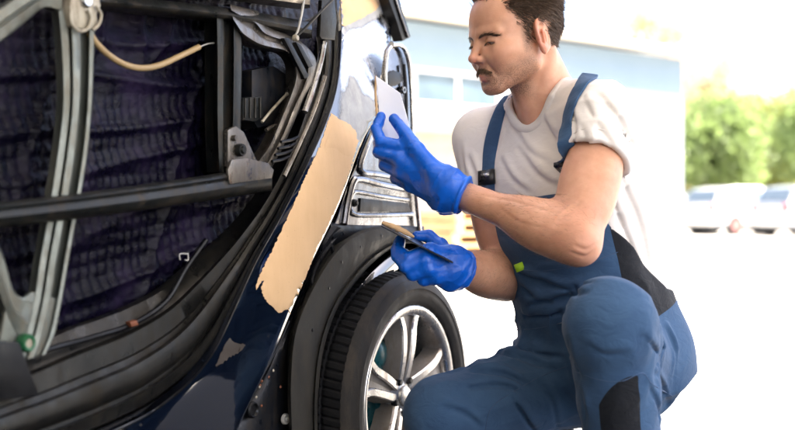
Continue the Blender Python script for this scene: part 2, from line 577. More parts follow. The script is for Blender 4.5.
# ---- trees
def leaf_mat(name, c, tr):
    m, nt, b = new_mat(name)
    oi = N(nt, 'ShaderNodeObjectInfo'); tc = N(nt, 'ShaderNodeTexCoord')
    n1 = N(nt, 'ShaderNodeTexNoise', Scale=0.9, Detail=4.0)
    nt.links.new(tc.outputs['Object'], n1.inputs['Vector'])
    nt.links.new(ramp(nt, n1.outputs['Fac'], [(0.3, tuple(x * 0.6 for x in c)), (0.7, tuple(x * 1.35 for x in c))]), b.inputs['Base Color'])
    b.inputs['Roughness'].default_value = 0.55
    t = N(nt, 'ShaderNodeBsdfTranslucent'); t.inputs[0].default_value = (*tr, 1)
    mx = N(nt, 'ShaderNodeMixShader'); mx.inputs[0].default_value = 0.5
    nt.links.new(b.outputs[0], mx.inputs[1]); nt.links.new(t.outputs[0], mx.inputs[2])
    nt.links.new(mx.outputs[0], nt.nodes['Material Output'].inputs['Surface'])
    return m
M_leaf = [leaf_mat('green_leaf', (0.14, 0.175, 0.075), (0.36, 0.48, 0.16)), leaf_mat('yellow_green_leaf', (0.18, 0.195, 0.07), (0.50, 0.54, 0.16)), leaf_mat('autumn_leaf', (0.42, 0.31, 0.20), (0.66, 0.50, 0.32))]
M_bark = simple('bark', (0.09, 0.065, 0.045), 0.9, var=0.4, bump=0.5, scale=5)
def tree(name, loc, height, crown_r, kind, label, nleaf=7000, seed=1, low=0.25, leaf=0.16):
    r = np.random.default_rng(seed)
    root = empty(name, loc)
    tag(root, label, 'tree', 'trees across the yard')
    bm = bmesh.new()
    th = height * 0.62
    tr_ = [V(0.15 * math.sin(t * 3 + seed), 0.12 * math.cos(t * 2 + seed), th * t) for t in np.linspace(0, 1, 9)]
    tube_bm(bm, tr_, list(np.linspace(height * 0.032, height * 0.010, 9)), 9)
    cl = []
    for k in range(16):
        t = 0.3 + 0.7 * k / 15
        b0 = tr_[int(t * 8)]
        a = k * 2.4 + r.random()
        tip = b0 + V(math.cos(a), math.sin(a), 0.55 + 0.5 * r.random()) * crown_r * (0.55 + 0.35 * r.random())
        mid = (b0 + tip) / 2 + V(0, 0, 0.10 * crown_r)
        tube_bm(bm, [b0, mid, tip], [height * 0.011, height * 0.007, height * 0.003], 6)
        cl.append(tip); cl.append(mid)
    mesh_bm('trunk', bm, M_bark, root)
    C = []
    for k in range(46):
        u = r.normal(size=3); u /= np.linalg.norm(u)
        C.append(np.array([u[0] * crown_r, u[1] * crown_r, u[2] * height * (1 - low) * 0.5]) * (0.45 + 0.5 * r.random()) + np.array([0, 0, height * (low + (1 - low) * 0.52)]))
    C = np.array(C + [np.array(c) for c in cl])
    idx = r.integers(0, len(C), nleaf)
    c = C[idx] + r.normal(size=(nleaf, 3)) * crown_r * 0.16
    c = c[c[:, 2] < height * 1.02]
    n = len(c)
    a = r.normal(size=(n, 3)); a /= np.linalg.norm(a, axis=1)[:, None]
    b = np.cross(a, r.normal(size=(n, 3))); b /= np.linalg.norm(b, axis=1)[:, None]
    s = leaf * (0.6 + 0.8 * r.random(n))[:, None]
    vs = np.stack([c - a * s, c + b * s * 0.45, c + a * s, c - b * s * 0.45], 1).reshape(-1, 3)
    link_np('crown', vs, np.arange(4 * n).reshape(n, 4), M_leaf[kind], root)
    return root
def ground_at(px, Y): return (float((px - CX) / F_PX * Y), float(Y), 0.0)
tree('broadleaf_tree', ground_at(716, 44), 5.7, 1.9, 0, 'dark green tree just right of the pale blue building', 8000, 3, 0.16)
tree('broadleaf_tree', ground_at(768, 50), 6.0, 2.8, 1, 'yellow-green rounded tree behind the parked white cars', 9000, 5, 0.12)
tree('broadleaf_tree', ground_at(838, 46), 6.6, 2.6, 0, 'green tree cut off by the right edge of the picture', 7000, 8, 0.12)
tree('broadleaf_tree', ground_at(742, 62), 6.2, 2.6, 1, 'light green tree showing between the two nearer ones', 7000, 9, 0.12)
tree('autumn_tree', ground_at(640, 66), 13.0, 3.4, 2, 'tall pale orange tree rising above the roof of the pale building', 7000, 12, 0.35, 0.2)
tree('autumn_tree', ground_at(700, 74), 12.0, 3.0, 2, 'pale orange tree beyond the roof corner of the pale building', 6000, 14, 0.35, 0.2)
# hill far behind
bm = bmesh.new()
M_hill = simple('dry_hillside', (0.30, 0.20, 0.10), 0.9, var=0.4, scale=0.03)
nh = 60
rows = []
for j in range(6):
    t = j / 5
    rows.append([bm.verts.new((10 + 2.6 * i, 120 + 30 * t, (1.5 + 13.5 * math.exp(-((i - 20) / 11) ** 2) + 0.8 * math.sin(i * 0.9)) * math.sin(t * math.pi / 2) - 0.5)) for i in range(nh)])
for j in range(5):
    for i in range(nh - 1): bm.faces.new((rows[j][i], rows[j][i + 1], rows[j + 1][i + 1], rows[j + 1][i]))
tag(mesh_bm('hill', bm, M_hill), kind='structure')

# ---- parked cars
M_carw = simple('white_car_paint', (0.74, 0.73, 0.72), 0.25, var=0.03, coat=0.6)
M_cars = simple('silver_car_paint', (0.55, 0.56, 0.58), 0.28, metal=0.4, var=0.03, coat=0.6)
M_glass = simple('car_glass', (0.10, 0.13, 0.16), 0.08, var=0.2)
M_trimb = simple('car_plastic', (0.02, 0.02, 0.022), 0.6)
M_red = simple('red_wheel', (0.38, 0.16, 0.145), 0.4, var=0.1)
M_lampr = simple('red_lamp', (0.45, 0.02, 0.02), 0.2)
M_lampw = simple('clear_lamp', (0.7, 0.72, 0.74), 0.1)
def parked_car(loc, rz, paint, label, red=True, hatch=True):
    r = empty('parked_car', loc, rz)
    tag(r, label, 'car', 'cars parked across the yard')
    # side profile: (x, sill, belt, half width) loft
    st_ = [(-2.05, 0.42, 0.62, 0.62), (-1.98, 0.30, 0.92, 0.76), (-1.6, 0.24, 0.98, 0.84), (-0.6, 0.22, 0.96, 0.87), (0.5, 0.22, 0.93, 0.87), (1.15, 0.22, 0.90, 0.85), (1.75, 0.26, 0.80, 0.80), (2.0, 0.32, 0.68, 0.70), (2.10, 0.40, 0.56, 0.55)]
    bm = bmesh.new(); prev = None
    for (x, z0, z1, w) in st_:
        ring = [bm.verts.new(p) for p in ((x, -w * 0.92, z0), (x, -w, z0 + 0.12), (x, -w * 1.0, (z0 + z1) / 2 + 0.05), (x, -w * 0.93, z1 - 0.03), (x, -w * 0.82, z1), (x, 0, z1 + 0.02), (x, w * 0.82, z1), (x, w * 0.93, z1 - 0.03), (x, w, (z0 + z1) / 2 + 0.05), (x, w, z0 + 0.12), (x, w * 0.92, z0))]
        if prev:
            for j in range(10): bm.faces.new((prev[j], prev[j + 1], ring[j + 1], ring[j]))
            bm.faces.new((prev[10], prev[0], ring[0], ring[10]))
        else: bm.faces.new(ring[::-1])
        prev = ring
    bm.faces.new(prev)
    body = mesh_bm('body', bm, paint, r)
    cb = [(-1.95, 0.93, 0.70), (-1.62, 1.40, 0.60), (-1.0, 1.47, 0.61), (-0.1, 1.47, 0.61), (0.35, 1.40, 0.60), (1.10, 0.92, 0.70)]
    bm = bmesh.new()
    tops = [[bm.verts.new((x, s * w, z)) for s in (-1, 0, 1)] for x, z, w in cb]
    for v in tops[2] + tops[3]: v.co.z += 0.01
    for i in range(5):
        for j in range(2): bm.faces.new((tops[i][j], tops[i][j + 1], tops[i + 1][j + 1], tops[i + 1][j]))
    for s, k in ((-1, 0), (1, 2)):
        bot_ = [bm.verts.new((x, s * 0.78, 0.91)) for x in (-1.95, 1.10)]
        bm.faces.new([tops[i][k] for i in range(6)] + [bot_[1], bot_[0]])
    cabin = mesh_bm('cabin', bm, paint, r, True, 20)
    for s in (-1, 1):
        for poly in ([(-1.50, 1.00), (-1.42, 1.34), (-0.72, 1.38), (-0.72, 0.99)], [(-0.64, 0.99), (-0.64, 1.38), (0.22, 1.34), (0.72, 0.99)]):
            bm = bmesh.new()
            f = [bm.verts.new((x, s * (0.78 - (z - 0.91) / 0.5 * 0.165 + 0.006), z)) for x, z in poly]
            g = [bm.verts.new((v.co.x, v.co.y - s * 0.012, v.co.z)) for v in f]
            bm.faces.new(f); bm.faces.new(g[::-1])
            for i in range(4): bm.faces.new((f[i], g[i], g[(i + 1) % 4], f[(i + 1) % 4]))
            mesh_bm('side_window', bm, M_glass, r, False)
    for (xa, za, xb, zb, nm) in ((0.40, 1.36, 1.02, 0.96, 'windscreen'), (-1.66, 1.36, -1.90, 1.00, 'rear_window')):
        bm = bmesh.new(); dx = 0.02 if xb > 0 else -0.02
        f = [bm.verts.new(p) for p in ((xa + dx, -0.55, za + 0.012), (xa + dx, 0.55, za + 0.012), (xb + dx, 0.64, zb + 0.012), (xb + dx, -0.64, zb + 0.012))]
        bm.faces.new(f)
        mesh_bm(nm, bm, M_glass, r, False)
    for x in (-1.28, 1.30):
        for s in (-1, 1):
            bm = bmesh.new(); lathe_bm(bm, [(0.165, 0.11), (0.29, 0.10), (0.315, 0.06), (0.315, -0.08), (0.20, -0.10)], V(x, s * 0.77, 0.318), V(0, s, 0), 28)
            w = mesh_bm('wheel', bm, M_trimb, r)
            bm = bmesh.new(); lathe_bm(bm, [(0.0, 0.115), (0.06, 0.118), (0.12, 0.112), (0.17, 0.113)], V(x, s * 0.77, 0.318), V(0, s, 0), 24)
            mesh_bm('hubcap', bm, M_red if red else M_lampw, w)
    bm = bmesh.new(); box_bm(bm, V(0, 0, 0.25), 2.0, 0.83, 0.06); bevel_all(bm, 0.03); mesh_bm('lower_trim', bm, M_trimb, r)
    for s in (-1, 1):
        bm = bmesh.new(); box_bm(bm, V(1.93, s * 0.55, 0.70), 0.12, 0.13, 0.07); bevel_all(bm, 0.03); mesh_bm('headlight', bm, M_lampw, r)
        bm = bmesh.new(); box_bm(bm, V(-1.96, s * 0.62, 0.82), 0.06, 0.10, 0.12); bevel_all(bm, 0.02); mesh_bm('tail_light', bm, M_lampr, r)
        bm = bmesh.new(); box_bm(bm, V(0.72, s * 0.93, 1.0), 0.06, 0.09, 0.06); bevel_all(bm, 0.02); mesh_bm('mirror', bm, paint, r)
    return r
parked_car(ground_at(669, 36), math.radians(-25), M_carw, 'white hatchback half hidden behind the corner of the pale blue building', False)
parked_car(ground_at(746, 34), math.radians(28), M_carw, 'white hatchback with red wheels parked under the trees', True)
parked_car(ground_at(822, 32), math.radians(25), M_cars, 'silver car with red wheels cut off by the right edge of the picture', True)
parked_car(ground_at(790, 41), math.radians(20), M_carw, 'white car parked in the row behind the one with red wheels', False)
# ================================================================== the car being repaired
P0 = V(0.0238, 2.50, 0.0)
CT = V(0.5, 0.8660254, 0.0); CN = V(0.8660254, -0.5, 0.0)
WH = 0.287                                        # wheel centre height
car = empty('car', (float(P0[0]), float(P0[1]), 0), math.radians(60))
tag(car, 'dark navy small car with stripped door shell and filler on its rear pillar', 'car')

def CP(px, py, o):
    """car-frame point (along, inward, up) of a photo pixel on the plane o metres outside the wheel face"""
    d = ray(px, py)
    k = (o + np.dot(P0 - CAM, CN)) / np.dot(d, CN)
    p = CAM + d * k
    return V(np.dot(p - P0, CT), -o, p[2])
def L2W(q): return P0 + CT * q[0] - CN * q[1] + V(0, 0, q[2])

def resample(poly, n):
    P = np.array(catmull([V(*p) for p in poly], 12), float)
    s = np.concatenate([[0], np.cumsum(np.linalg.norm(np.diff(P, axis=0), axis=1))])
    t = np.linspace(0, s[-1], n)
    return np.stack([np.interp(t, s, P[:, 0]), np.interp(t, s, P[:, 1])], 1)

def strip(name, A, B, prof, mat, parent, n=60, skirt=0.012, u0=0.0, u1=1.0, ofun=None, tri=None):
    """sheet-metal band between two traced edges; prof = (u, o) across it"""
    a, b = resample(A, n), resample(B, n)
    bm = bmesh.new(); rows = []
    for i in range(n):
        row = []
        for (u, o) in prof:
            w = u0 + (u1 - u0) * u
            p = a[i] * (1 - w) + b[i] * w
            oo = o
            q = CP(p[0], p[1], oo)
            if ofun is not None:
                for _ in range(4):
                    oo = o + ofun(q); q = CP(p[0], p[1], oo)
            row.append(q)
        if skirt:
            row = [row[0] + V(0, skirt, 0)] + row + [row[-1] + V(0, skirt, 0)]
        rows.append([bm.verts.new(q) for q in row])
    for i in range(n - 1):
        for j in range(len(rows[0]) - 1):
            bm.faces.new((rows[i][j], rows[i][j + 1], rows[i + 1][j + 1], rows[i + 1][j]))
    return mesh_bm(name, bm, mat, parent, sharp=50)

def sheet(name, poly, o, thick, mat, parent, bev=0.0015, o2=None):
    """flat plate traced in the photo at depth o"""
    bm = bmesh.new()
    f = [bm.verts.new(CP(x, y, o if o2 is None else o + (o2 - o) * k / (len(poly) - 1))) for k, (x, y) in enumerate(poly)]
    bm.faces.new(f)
    ext = bmesh.ops.extrude_face_region(bm, geom=list(bm.faces))
    for v in [g for g in ext['geom'] if isinstance(g, bmesh.types.BMVert)]:
        v.co.y += thick
    if bev: bevel_all(bm, bev, 2)
    return mesh_bm(name, bm, mat, parent)

def bead(name, pix, o, r, mat, parent, seg=10, n=8):
    bm = bmesh.new()
    P = catmull([V(*p) for p in pix], n)
    if isinstance(o, (list, tuple)): oo = np.interp(np.linspace(0, 1, len(P)), np.linspace(0, 1, len(o)), o)
    else: oo = [o] * len(P)
    tube_bm(bm, [CP(p[0], p[1], k) for p, k in zip(P, oo)], r, seg)
    return mesh_bm(name, bm, mat, parent)

def disc(name, px, py, o, prof, mat, parent, seg=28):
    bm = bmesh.new()
    lathe_bm(bm, prof, CP(px, py, o), V(0, -1, 0), seg)
    return mesh_bm(name, bm, mat, parent)

# ---- car materials
def paint_material():
    m, nt, b = new_mat('navy_gloss_paint')
    tc = N(nt, 'ShaderNodeTexCoord')
    b.inputs['Base Color'].default_value = (0.0015, 0.003, 0.008, 1)
    b.inputs['IOR'].default_value = 1.5
    b.inputs['Coat Weight'].default_value = 1.0
    b.inputs['Coat IOR'].default_value = 1.85
    b.inputs['Coat Roughness'].default_value = 0.03
    n1 = N(nt, 'ShaderNodeTexNoise', Scale=7.0, Detail=7.0, Roughness=0.7)
    nt.links.new(tc.outputs['Object'], n1.inputs['Vector'])
    nt.links.new(ramp(nt, n1.outputs['Fac'], [(0.45, 0.03), (0.8, 0.14)]), b.inputs['Roughness'])
    n2 = N(nt, 'ShaderNodeTexNoise', Scale=5.0, Detail=2.0)
    nt.links.new(tc.outputs['Object'], n2.inputs['Vector'])
    bp = N(nt, 'ShaderNodeBump', Strength=0.05, Distance=0.02)
    nt.links.new(n2.outputs['Fac'], bp.inputs['Height'])
    nt.links.new(bp.outputs[0], b.inputs['Coat Normal'])
    n3 = N(nt, 'ShaderNodeTexNoise', Scale=120.0, Detail=3.0)      # dust specks
    nt.links.new(tc.outputs['Object'], n3.inputs['Vector'])
    nt.links.new(mixc(nt, ramp(nt, n3.outputs['Fac'], [(0.69, 0.0), (0.76, 1.0)]), (0.0015, 0.003, 0.008), (0.06, 0.056, 0.05)), b.inputs['Base Color'])
    return m

def grimy_metal(name, c0, c1, rough=0.42, metal=0.35, scale=9.0, dirt=(0.05, 0.042, 0.032), spec=0.5):
    m, nt, b = new_mat(name)
    tc = N(nt, 'ShaderNodeTexCoord')
    n1 = N(nt, 'ShaderNodeTexNoise', Scale=scale, Detail=8.0, Roughness=0.7)
    nt.links.new(tc.outputs['Object'], n1.inputs['Vector'])
    base = ramp(nt, n1.outputs['Fac'], [(0.3, c0), (0.7, c1)])
    n2 = N(nt, 'ShaderNodeTexNoise', Scale=scale * 3.3, Detail=8.0, Roughness=0.75)
    mp = N(nt, 'ShaderNodeMapping'); mp.inputs['Scale'].default_value = (1.0, 1.0, 0.35)
    nt.links.new(tc.outputs['Object'], mp.inputs[0]); nt.links.new(mp.outputs[0], n2.inputs['Vector'])
    dm = ramp(nt, n2.outputs['Fac'], [(0.48, 0.0), (0.68, 0.8)])
    nt.links.new(mixc(nt, dm, base, dirt), b.inputs['Base Color'])
    nt.links.new(ramp(nt, n2.outputs['Fac'], [(0.35, rough - 0.12), (0.7, min(0.95, rough + 0.3))]), b.inputs['Roughness'])
    b.inputs['Metallic'].default_value = metal
    b.inputs['Specular IOR Level'].default_value = spec
    n3 = N(nt, 'ShaderNodeTexNoise', Scale=160.0, Detail=3.0)
    nt.links.new(tc.outputs['Object'], n3.inputs['Vector'])
    bp = N(nt, 'ShaderNodeBump', Strength=0.12, Distance=0.002)
    nt.links.new(n3.outputs['Fac'], bp.inputs['Height']); nt.links.new(bp.outputs[0], b.inputs['Normal'])
    return m

def foil_material():
    m, nt, b = new_mat('dark_purple_foil')
    tc = N(nt, 'ShaderNodeTexCoord')
    n1 = N(nt, 'ShaderNodeTexNoise', Scale=10.0, Detail=6.0, Roughness=0.7)
    nt.links.new(tc.outputs['Object'], n1.inputs['Vector'])
    nt.links.new(ramp(nt, n1.outputs['Fac'], [(0.32, (0.0005, 0.0008, 0.003)), (0.52, (0.0034, 0.0024, 0.010)), (0.76, (0.020, 0.0125, 0.038))]), b.inputs['Base Color'])
    nt.links.new(ramp(nt, n1.outputs['Fac'], [(0.3, 0.16), (0.7, 0.42)]), b.inputs['Roughness'])
    b.inputs['Specular IOR Level'].default_value = 0.14
    n2 = N(nt, 'ShaderNodeTexNoise', Scale=70.0, Detail=6.0, Roughness=0.7, Distortion=1.0)
    mp = N(nt, 'ShaderNodeMapping'); mp.inputs['Scale'].default_value = (0.6, 1.0, 1.6); mp.inputs['Rotation'].default_value = (0, 0.14, 0)
    nt.links.new(tc.outputs['Object'], mp.inputs[0]); nt.links.new(mp.outputs[0], n2.inputs['Vector'])
    bp = N(nt, 'ShaderNodeBump', Strength=0.45, Distance=0.004)
    nt.links.new(n2.outputs['Fac'], bp.inputs['Height']); nt.links.new(bp.outputs[0], b.inputs['Normal'])
    return m

M_paint = paint_material()
M_door = grimy_metal('grimy_door_metal', (0.015, 0.0155, 0.015), (0.040, 0.038, 0.034), 0.34, 0.75, 8, (0.026, 0.021, 0.014), 0.3)
M_lock = grimy_metal('lock_side_metal', (0.13, 0.12, 0.105), (0.24, 0.215, 0.185), 0.32, 0.75, 12, (0.07, 0.052, 0.035), 0.35)
M_rail = grimy_metal('galvanised_rail', (0.11, 0.125, 0.11), (0.21, 0.225, 0.20), 0.42, 0.6, 10, (0.16, 0.14, 0.10))
M_beam = grimy_metal('beam_steel', (0.010, 0.012, 0.012), (0.022, 0.024, 0.023), 0.38, 0.4, 14, (0.06, 0.045, 0.03), 0.3)
M_dark = grimy_metal('dark_inner_metal', (0.003, 0.004, 0.007), (0.010, 0.012, 0.016), 0.36, 0.2, 14, (0.030, 0.022, 0.014), 0.35)
M_chrome = grimy_metal('bare_lamp_panel', (0.16, 0.16, 0.165), (0.32, 0.32, 0.33), 0.18, 1.0, 6, (0.10, 0.085, 0.07))
M_bright = simple('polished_edge', (0.50, 0.50, 0.50), 0.24, metal=1.0, var=0.15)
M_rubber = simple('black_rubber', (0.003, 0.0032, 0.004), 0.38, var=0.3, bump=0.15, spec=0.25)
M_liner = grimy_metal('arch_plastic', (0.020, 0.0195, 0.018), (0.036, 0.034, 0.029), 0.62, 0.0, 10, (0.060, 0.052, 0.040), 0.25)
M_tyre = simple('tyre_rubber', (0.006, 0.006, 0.0065), 0.6, spec=0.2, var=0.35, scale=30, bump=0.3, bscale=140)
M_side = grimy_metal('dusty_sidewall', (0.010, 0.0095, 0.009), (0.022, 0.020, 0.018), 0.6, 0.0, 9, (0.060, 0.050, 0.040), 0.3)
M_alloy = grimy_metal('machined_alloy', (0.60, 0.58, 0.55), (0.78, 0.76, 0.73), 0.26, 0.9, 7, (0.36, 0.30, 0.25))
M_pocket = grimy_metal('dusty_alloy_pocket', (0.22, 0.20, 0.18), (0.36, 0.325, 0.285), 0.5, 0.4, 8, (0.22, 0.17, 0.12))
M_teal = simple('teal_drum', (0.004, 0.085, 0.095), 0.35, var=0.3, scale=20, bump=0.2)
M_foil = foil_material()
M_cable = simple('ochre_sleeve', (0.34, 0.235, 0.11), 0.5, var=0.15)
M_tan = grimy_metal('tan_bracket', (0.30, 0.27, 0.20), (0.42, 0.38, 0.30), 0.5, 0.3, 18, (0.14, 0.10, 0.06))
M_green = simple('green_grommet', (0.006, 0.09, 0.03), 0.5)
M_orange = simple('orange_clip', (0.16, 0.05, 0.02), 0.5)
M_clipw = simple('grey_clip', (0.40, 0.39, 0.36), 0.5)
M_primer = grimy_metal('sanded_primer', (0.22, 0.225, 0.225), (0.38, 0.38, 0.37), 0.55, 0.0, 11, (0.46, 0.46, 0.45))
def feather(m, scale):
    nt = m.node_tree
    a = N(nt, 'ShaderNodeAttribute'); a.attribute_name = 'fade'
    tc = N(nt, 'ShaderNodeTexCoord'); n = N(nt, 'ShaderNodeTexNoise', Scale=scale, Detail=6.0, Roughness=0.7)
    nt.links.new(tc.outputs['Object'], n.inputs['Vector'])
    ad = N(nt, 'ShaderNodeMath', operation='ADD'); nt.links.new(a.outputs['Fac'], ad.inputs[0]); nt.links.new(n.outputs['Fac'], ad.inputs[1])
    tr = N(nt, 'ShaderNodeBsdfTransparent'); mx = N(nt, 'ShaderNodeMixShader')
    nt.links.new(ramp(nt, ad.outputs[0], [(0.52, 0.0), (0.98, 1.0)]), mx.inputs[0])
    nt.links.new(tr.outputs[0], mx.inputs[1]); nt.links.new(nt.nodes['Principled BSDF'].outputs[0], mx.inputs[2])
    nt.links.new(mx.outputs[0], nt.nodes['Material Output'].inputs['Surface'])
feather(M_primer, 22.0)
M_skyrefl = grimy_metal('sky_reflection_metal', (0.62, 0.61, 0.60), (0.80, 0.79, 0.77), 0.20, 1.0, 5, (0.55, 0.53, 0.50))  # silvery metal standing in for bright sky mirrored in navy paint
feather(M_skyrefl, 16.0)
M_brown = simple('dull_brown', (0.040, 0.031, 0.025), 0.4, var=0.2)

# ---- rear pillar: one big glossy shell round the door opening
PL = [(338, -40), (340, 0), (341, 40), (337, 85), (326, 122), (306, 167), (281, 217), (256, 262), (233, 312), (216, 347), (196, 374), (171, 397), (136, 420), (60, 452), (-60, 488)]
PR = [(376, -40), (389, 0), (391, 35), (386, 75), (379, 110), (361, 144), (343, 194), (330, 224), (313, 260), (301, 289), (286, 325), (270, 362), (250, 402), (226, 455), (205, 500)]
def tumble(q): return -0.42 * max(0.0, q[2] - 0.66) ** 2 - 0.10 * max(0.0, 0.40 - q[2]) ** 2
pprof = [(0.0, -0.0575), (0.015, -0.0560)] + [(u, -0.056 + 0.0025 * (1 - (2 * u - 1) ** 2)) for u in np.linspace(0.08, 0.92, 15)] + [(0.985, -0.0560), (1.0, -0.0575)]
pillar = strip('pillar_panel', PL, PR, pprof, M_paint, car, 110, 0.02, ofun=tumble)
pv = [L2W(np.array(v.co)) for v in pillar.data.vertices]
p_bvh = BVHTree.FromPolygons([Vector(v.tolist()) for v in pv], [tuple(p.vertices) for p in pillar.data.polygons])

def patch(name, outline, thick, mat, parent, jag=1.2, lin=False, step=4.0, lump=0.0, base=0.0008, n=10, edge=6.0):
    """layer spread on the pillar: traced outline, ragged edge, real thickness"""
    if lin:
        O_ = [V(*p) for p in outline] + [V(*outline[0])]
        P = np.concatenate([[O_[i] + (O_[i + 1] - O_[i]) * k / m_ for k in range(m_)] for i in range(len(O_) - 1) for m_ in [max(2, int(np.linalg.norm(O_[i + 1] - O_[i]) / 1.6))]]).astype(float)
    else: P = np.array(catmull([V(*p) for p in outline] + [V(*outline[0])], n))[:-1].astype(float)
    r = np.random.default_rng(len(outline) * 31 + int(outline[0][0]))
    P = P + r.normal(size=P.shape) * jag * 0.5
    m = len(P)
    lo, hi = P.min(0), P.max(0)
    def inside(q):
        c = False; j = m - 1
        for i in range(m):
            if (P[i, 1] > q[1]) != (P[j, 1] > q[1]) and q[0] < (P[j, 0] - P[i, 0]) * (q[1] - P[i, 1]) / (P[j, 1] - P[i, 1]) + P[i, 0]: c = not c
            j = i
        return c
    pts = [Vector(p) for p in P]
    dist = [0.0] * m
    yy = lo[1]
    while yy < hi[1]:
        xx = lo[0] + r.random() * step
        while xx < hi[0]:
            q = V(xx + r.normal() * 0.4, yy + r.normal() * 0.4)
            if inside(q):
                dd = np.min(np.linalg.norm(P - q, axis=1))
                if dd > step * 0.45: pts.append(Vector((float(q[0]), float(q[1])))); dist.append(dd)
            xx += step
        yy += step
    res = delaunay_2d_cdt(pts, [], [list(range(m))], 1, 1e-4)
    vs, fs, orig = res[0], res[2], res[3]
    out = []
    for k, v in enumerate(vs):
        d = Vector(ray(v.x, v.y).tolist())
        hit = p_bvh.ray_cast(Vector(CAM.tolist()), d.normalized())
        if hit[0] is None:
            near_ = p_bvh.find_nearest(Vector((CAM + ray(v.x, v.y) * 2.4).tolist())); loc, nr = near_[0], near_[1]
        else: loc, nr = hit[0], hit[1]
        if nr.dot(d) > 0: nr = -nr
        e = dist[orig[k][0]] if orig[k] and orig[k][0] < len(dist) else 0.0
        t = base + thick * min(1.0, e / edge) ** 0.7
        if lump: t += lump * (float(vnoise(np.array([[v.x * 0.05, v.y * 0.05, 0.5]]))[0]) - 0.5) * min(1.0, e / edge)
        p = np.array(loc) + np.array(nr) * t
        out.append(V(np.dot(p - P0, CT), -np.dot(p - P0, CN), p[2]))
    ob = mesh_np(name, out, [tuple(f) for f in fs], mat, parent)
    at_ = ob.data.attributes.new('fade', 'FLOAT', 'POINT')
    at_.data.foreach_set('value', np.array([min(1.0, (dist[orig[k][0]] if orig[k] and orig[k][0] < len(dist) else 0.0) / max(edge, 1.0)) for k in range(len(vs))], np.float32))
    return ob

patch('sky_reflection_patch', [(340, -22), (387, -24), (391, 30), (386, 72), (381, 100), (370, 112), (356, 108), (343, 112), (340, 90), (341, 40)], 0.0001, M_skyrefl, pillar, 0.6, False, 3.5, 0, 0.0003, 10, 10.0)  # sky reflection on the upper pillar, laid on as a metal patch
patch('primer_patch', [(339, 92), (348, 72), (358, 76), (366, 90), (378, 98), (385, 104), (380, 126), (367, 148), (352, 156), (336, 134), (336, 112)], 0.0002, M_primer, pillar, 1.0, False, 3.5, 0, 0.0006, 10, 12.0)
patch('primer_patch', [(340, -12), (384, -14), (389, 2), (380, 18), (368, 26), (352, 32), (341, 34)], 0.0002, M_primer, pillar, 1.0, False, 3.5, 0, 0.0006, 10, 9.0)
patch('filler_patch', [(341, -16), (376, -18), (384, -2), (372, 12), (356, 21), (341, 24)], 0.0012, M_filler, pillar, 0.8, False, 4, 0.001, 0.0014)
fill = patch('filler_patch', [(331, 113), (338, 118), (347, 122), (356, 130), (358, 142), (350, 170), (339, 200), (331, 219), (317, 247), (304, 281), (298, 296), (294, 308), (291, 316), (288, 309), (283, 311), (279, 313), (272, 307), (268, 303), (263, 296), (261, 287), (264, 280), (257, 283), (261, 272), (272, 250), (286, 220), (304, 180), (320, 145)], 0.0030, M_filler, pillar, 0.75, True, 4, 0.0018, 0.0006)
for sm_ in ([(291, 316), (296, 306), (298, 307), (291, 322)], [(256, 284), (262, 276), (263, 279), (256, 290)]):
    patch('filler_smear', sm_, 0.0008, M_filler, fill, 0.5, True, 2, 0.0, 0.0006)
patch('filler_layer', [(334, 122), (344, 128), (354, 138), (352, 154), (343, 156), (334, 150), (324, 146)], 0.0014, M_filler, fill, 0.5, False, 4, 0.0, 0.0034)
patch('brown_patch', [(221, 352), (229, 339), (235, 343), (245, 345), (238, 353), (230, 357), (222, 363), (216, 366)], 0.0002, M_brown, pillar, 0.8, False, 4, 0, 0.0005)  # small dull brown patch low on the pillar

# ---- stripped door
DI = [(297, -40), (300, 0), (311, 50), (304, 95), (286, 150), (262, 195), (237, 226), (216, 246), (190, 268), (160, 292), (120, 312), (70, 330), (30, 348), (0, 360), (-60, 388)]
prof = [(0.085, -0.092), (0.095, -0.070), (0.20, -0.066), (0.215, -0.078), (0.25, -0.079), (0.27, -0.068), (0.36, -0.065), (0.47, -0.070), (0.50, -0.092),
        (0.56, -0.095), (0.58, -0.086), (0.76, -0.090), (0.80, -0.118), (1.0, -0.138)]
door = strip('door', PL, DI, prof, M_door, car, 110, 0.02, ofun=tumble)
strip('weather_strip', PL, DI, [(-0.03, -0.0590), (-0.022, -0.0545), (-0.008, -0.0535), (0.006, -0.060), (0.02, -0.072), (0.045, -0.075), (0.07, -0.079), (0.088, -0.100)], M_rubber, car, 110, 0.01, ofun=tumble)
# crumpled insulation behind the frame
bm = bmesh.new()
c0, c1, c2 = CP(-90, 430, -0.17), CP(330, -60, -0.17), CP(-90, -60, -0.17)
S0, S1, H0, H1 = c0[0], c1[0], 0.30, 1.32
nx, nz = 280, 210
gp = np.array([[S0 + (S1 - S0) * i / nx, 0, H0 + (H1 - H0) * j / nz] for i in range(nx + 1) for j in range(nz + 1)], np.float32)
dsp = 0.026 * fbm(gp * np.array([5, 1, 10], np.float32), 5) + 0.014 * folds(gp, V(1, 0, 0.20), 15.0, 0.18, 4.0, 0.5) ** 4 + 0.010 * folds(gp, V(0.5, 0, 1), 13.0, 0.2, 11.0) ** 5
wob = 0.010 * (fbm(gp * np.array([14, 1, 14], np.float32), 2) - 0.4)
qs, qh = gp[:, 0] + wob + 0.10 * gp[:, 2], gp[:, 2] + wob - 0.12 * gp[:, 0]
amp = 0.15 + 1.6 * np.clip(vnoise(gp * 6 + 3.0) - 0.25, 0, 1) + 0.6 * (gp[:, 0] < CP(65, 100, -0.17)[0])
quilt = 0.0055 * amp * np.sqrt(np.abs(np.sin(qs * 150)) * np.abs(np.sin(qh * 128)))
gp[:, 1] = 0.195 - dsp - quilt
vv = [bm.verts.new(p) for p in gp]
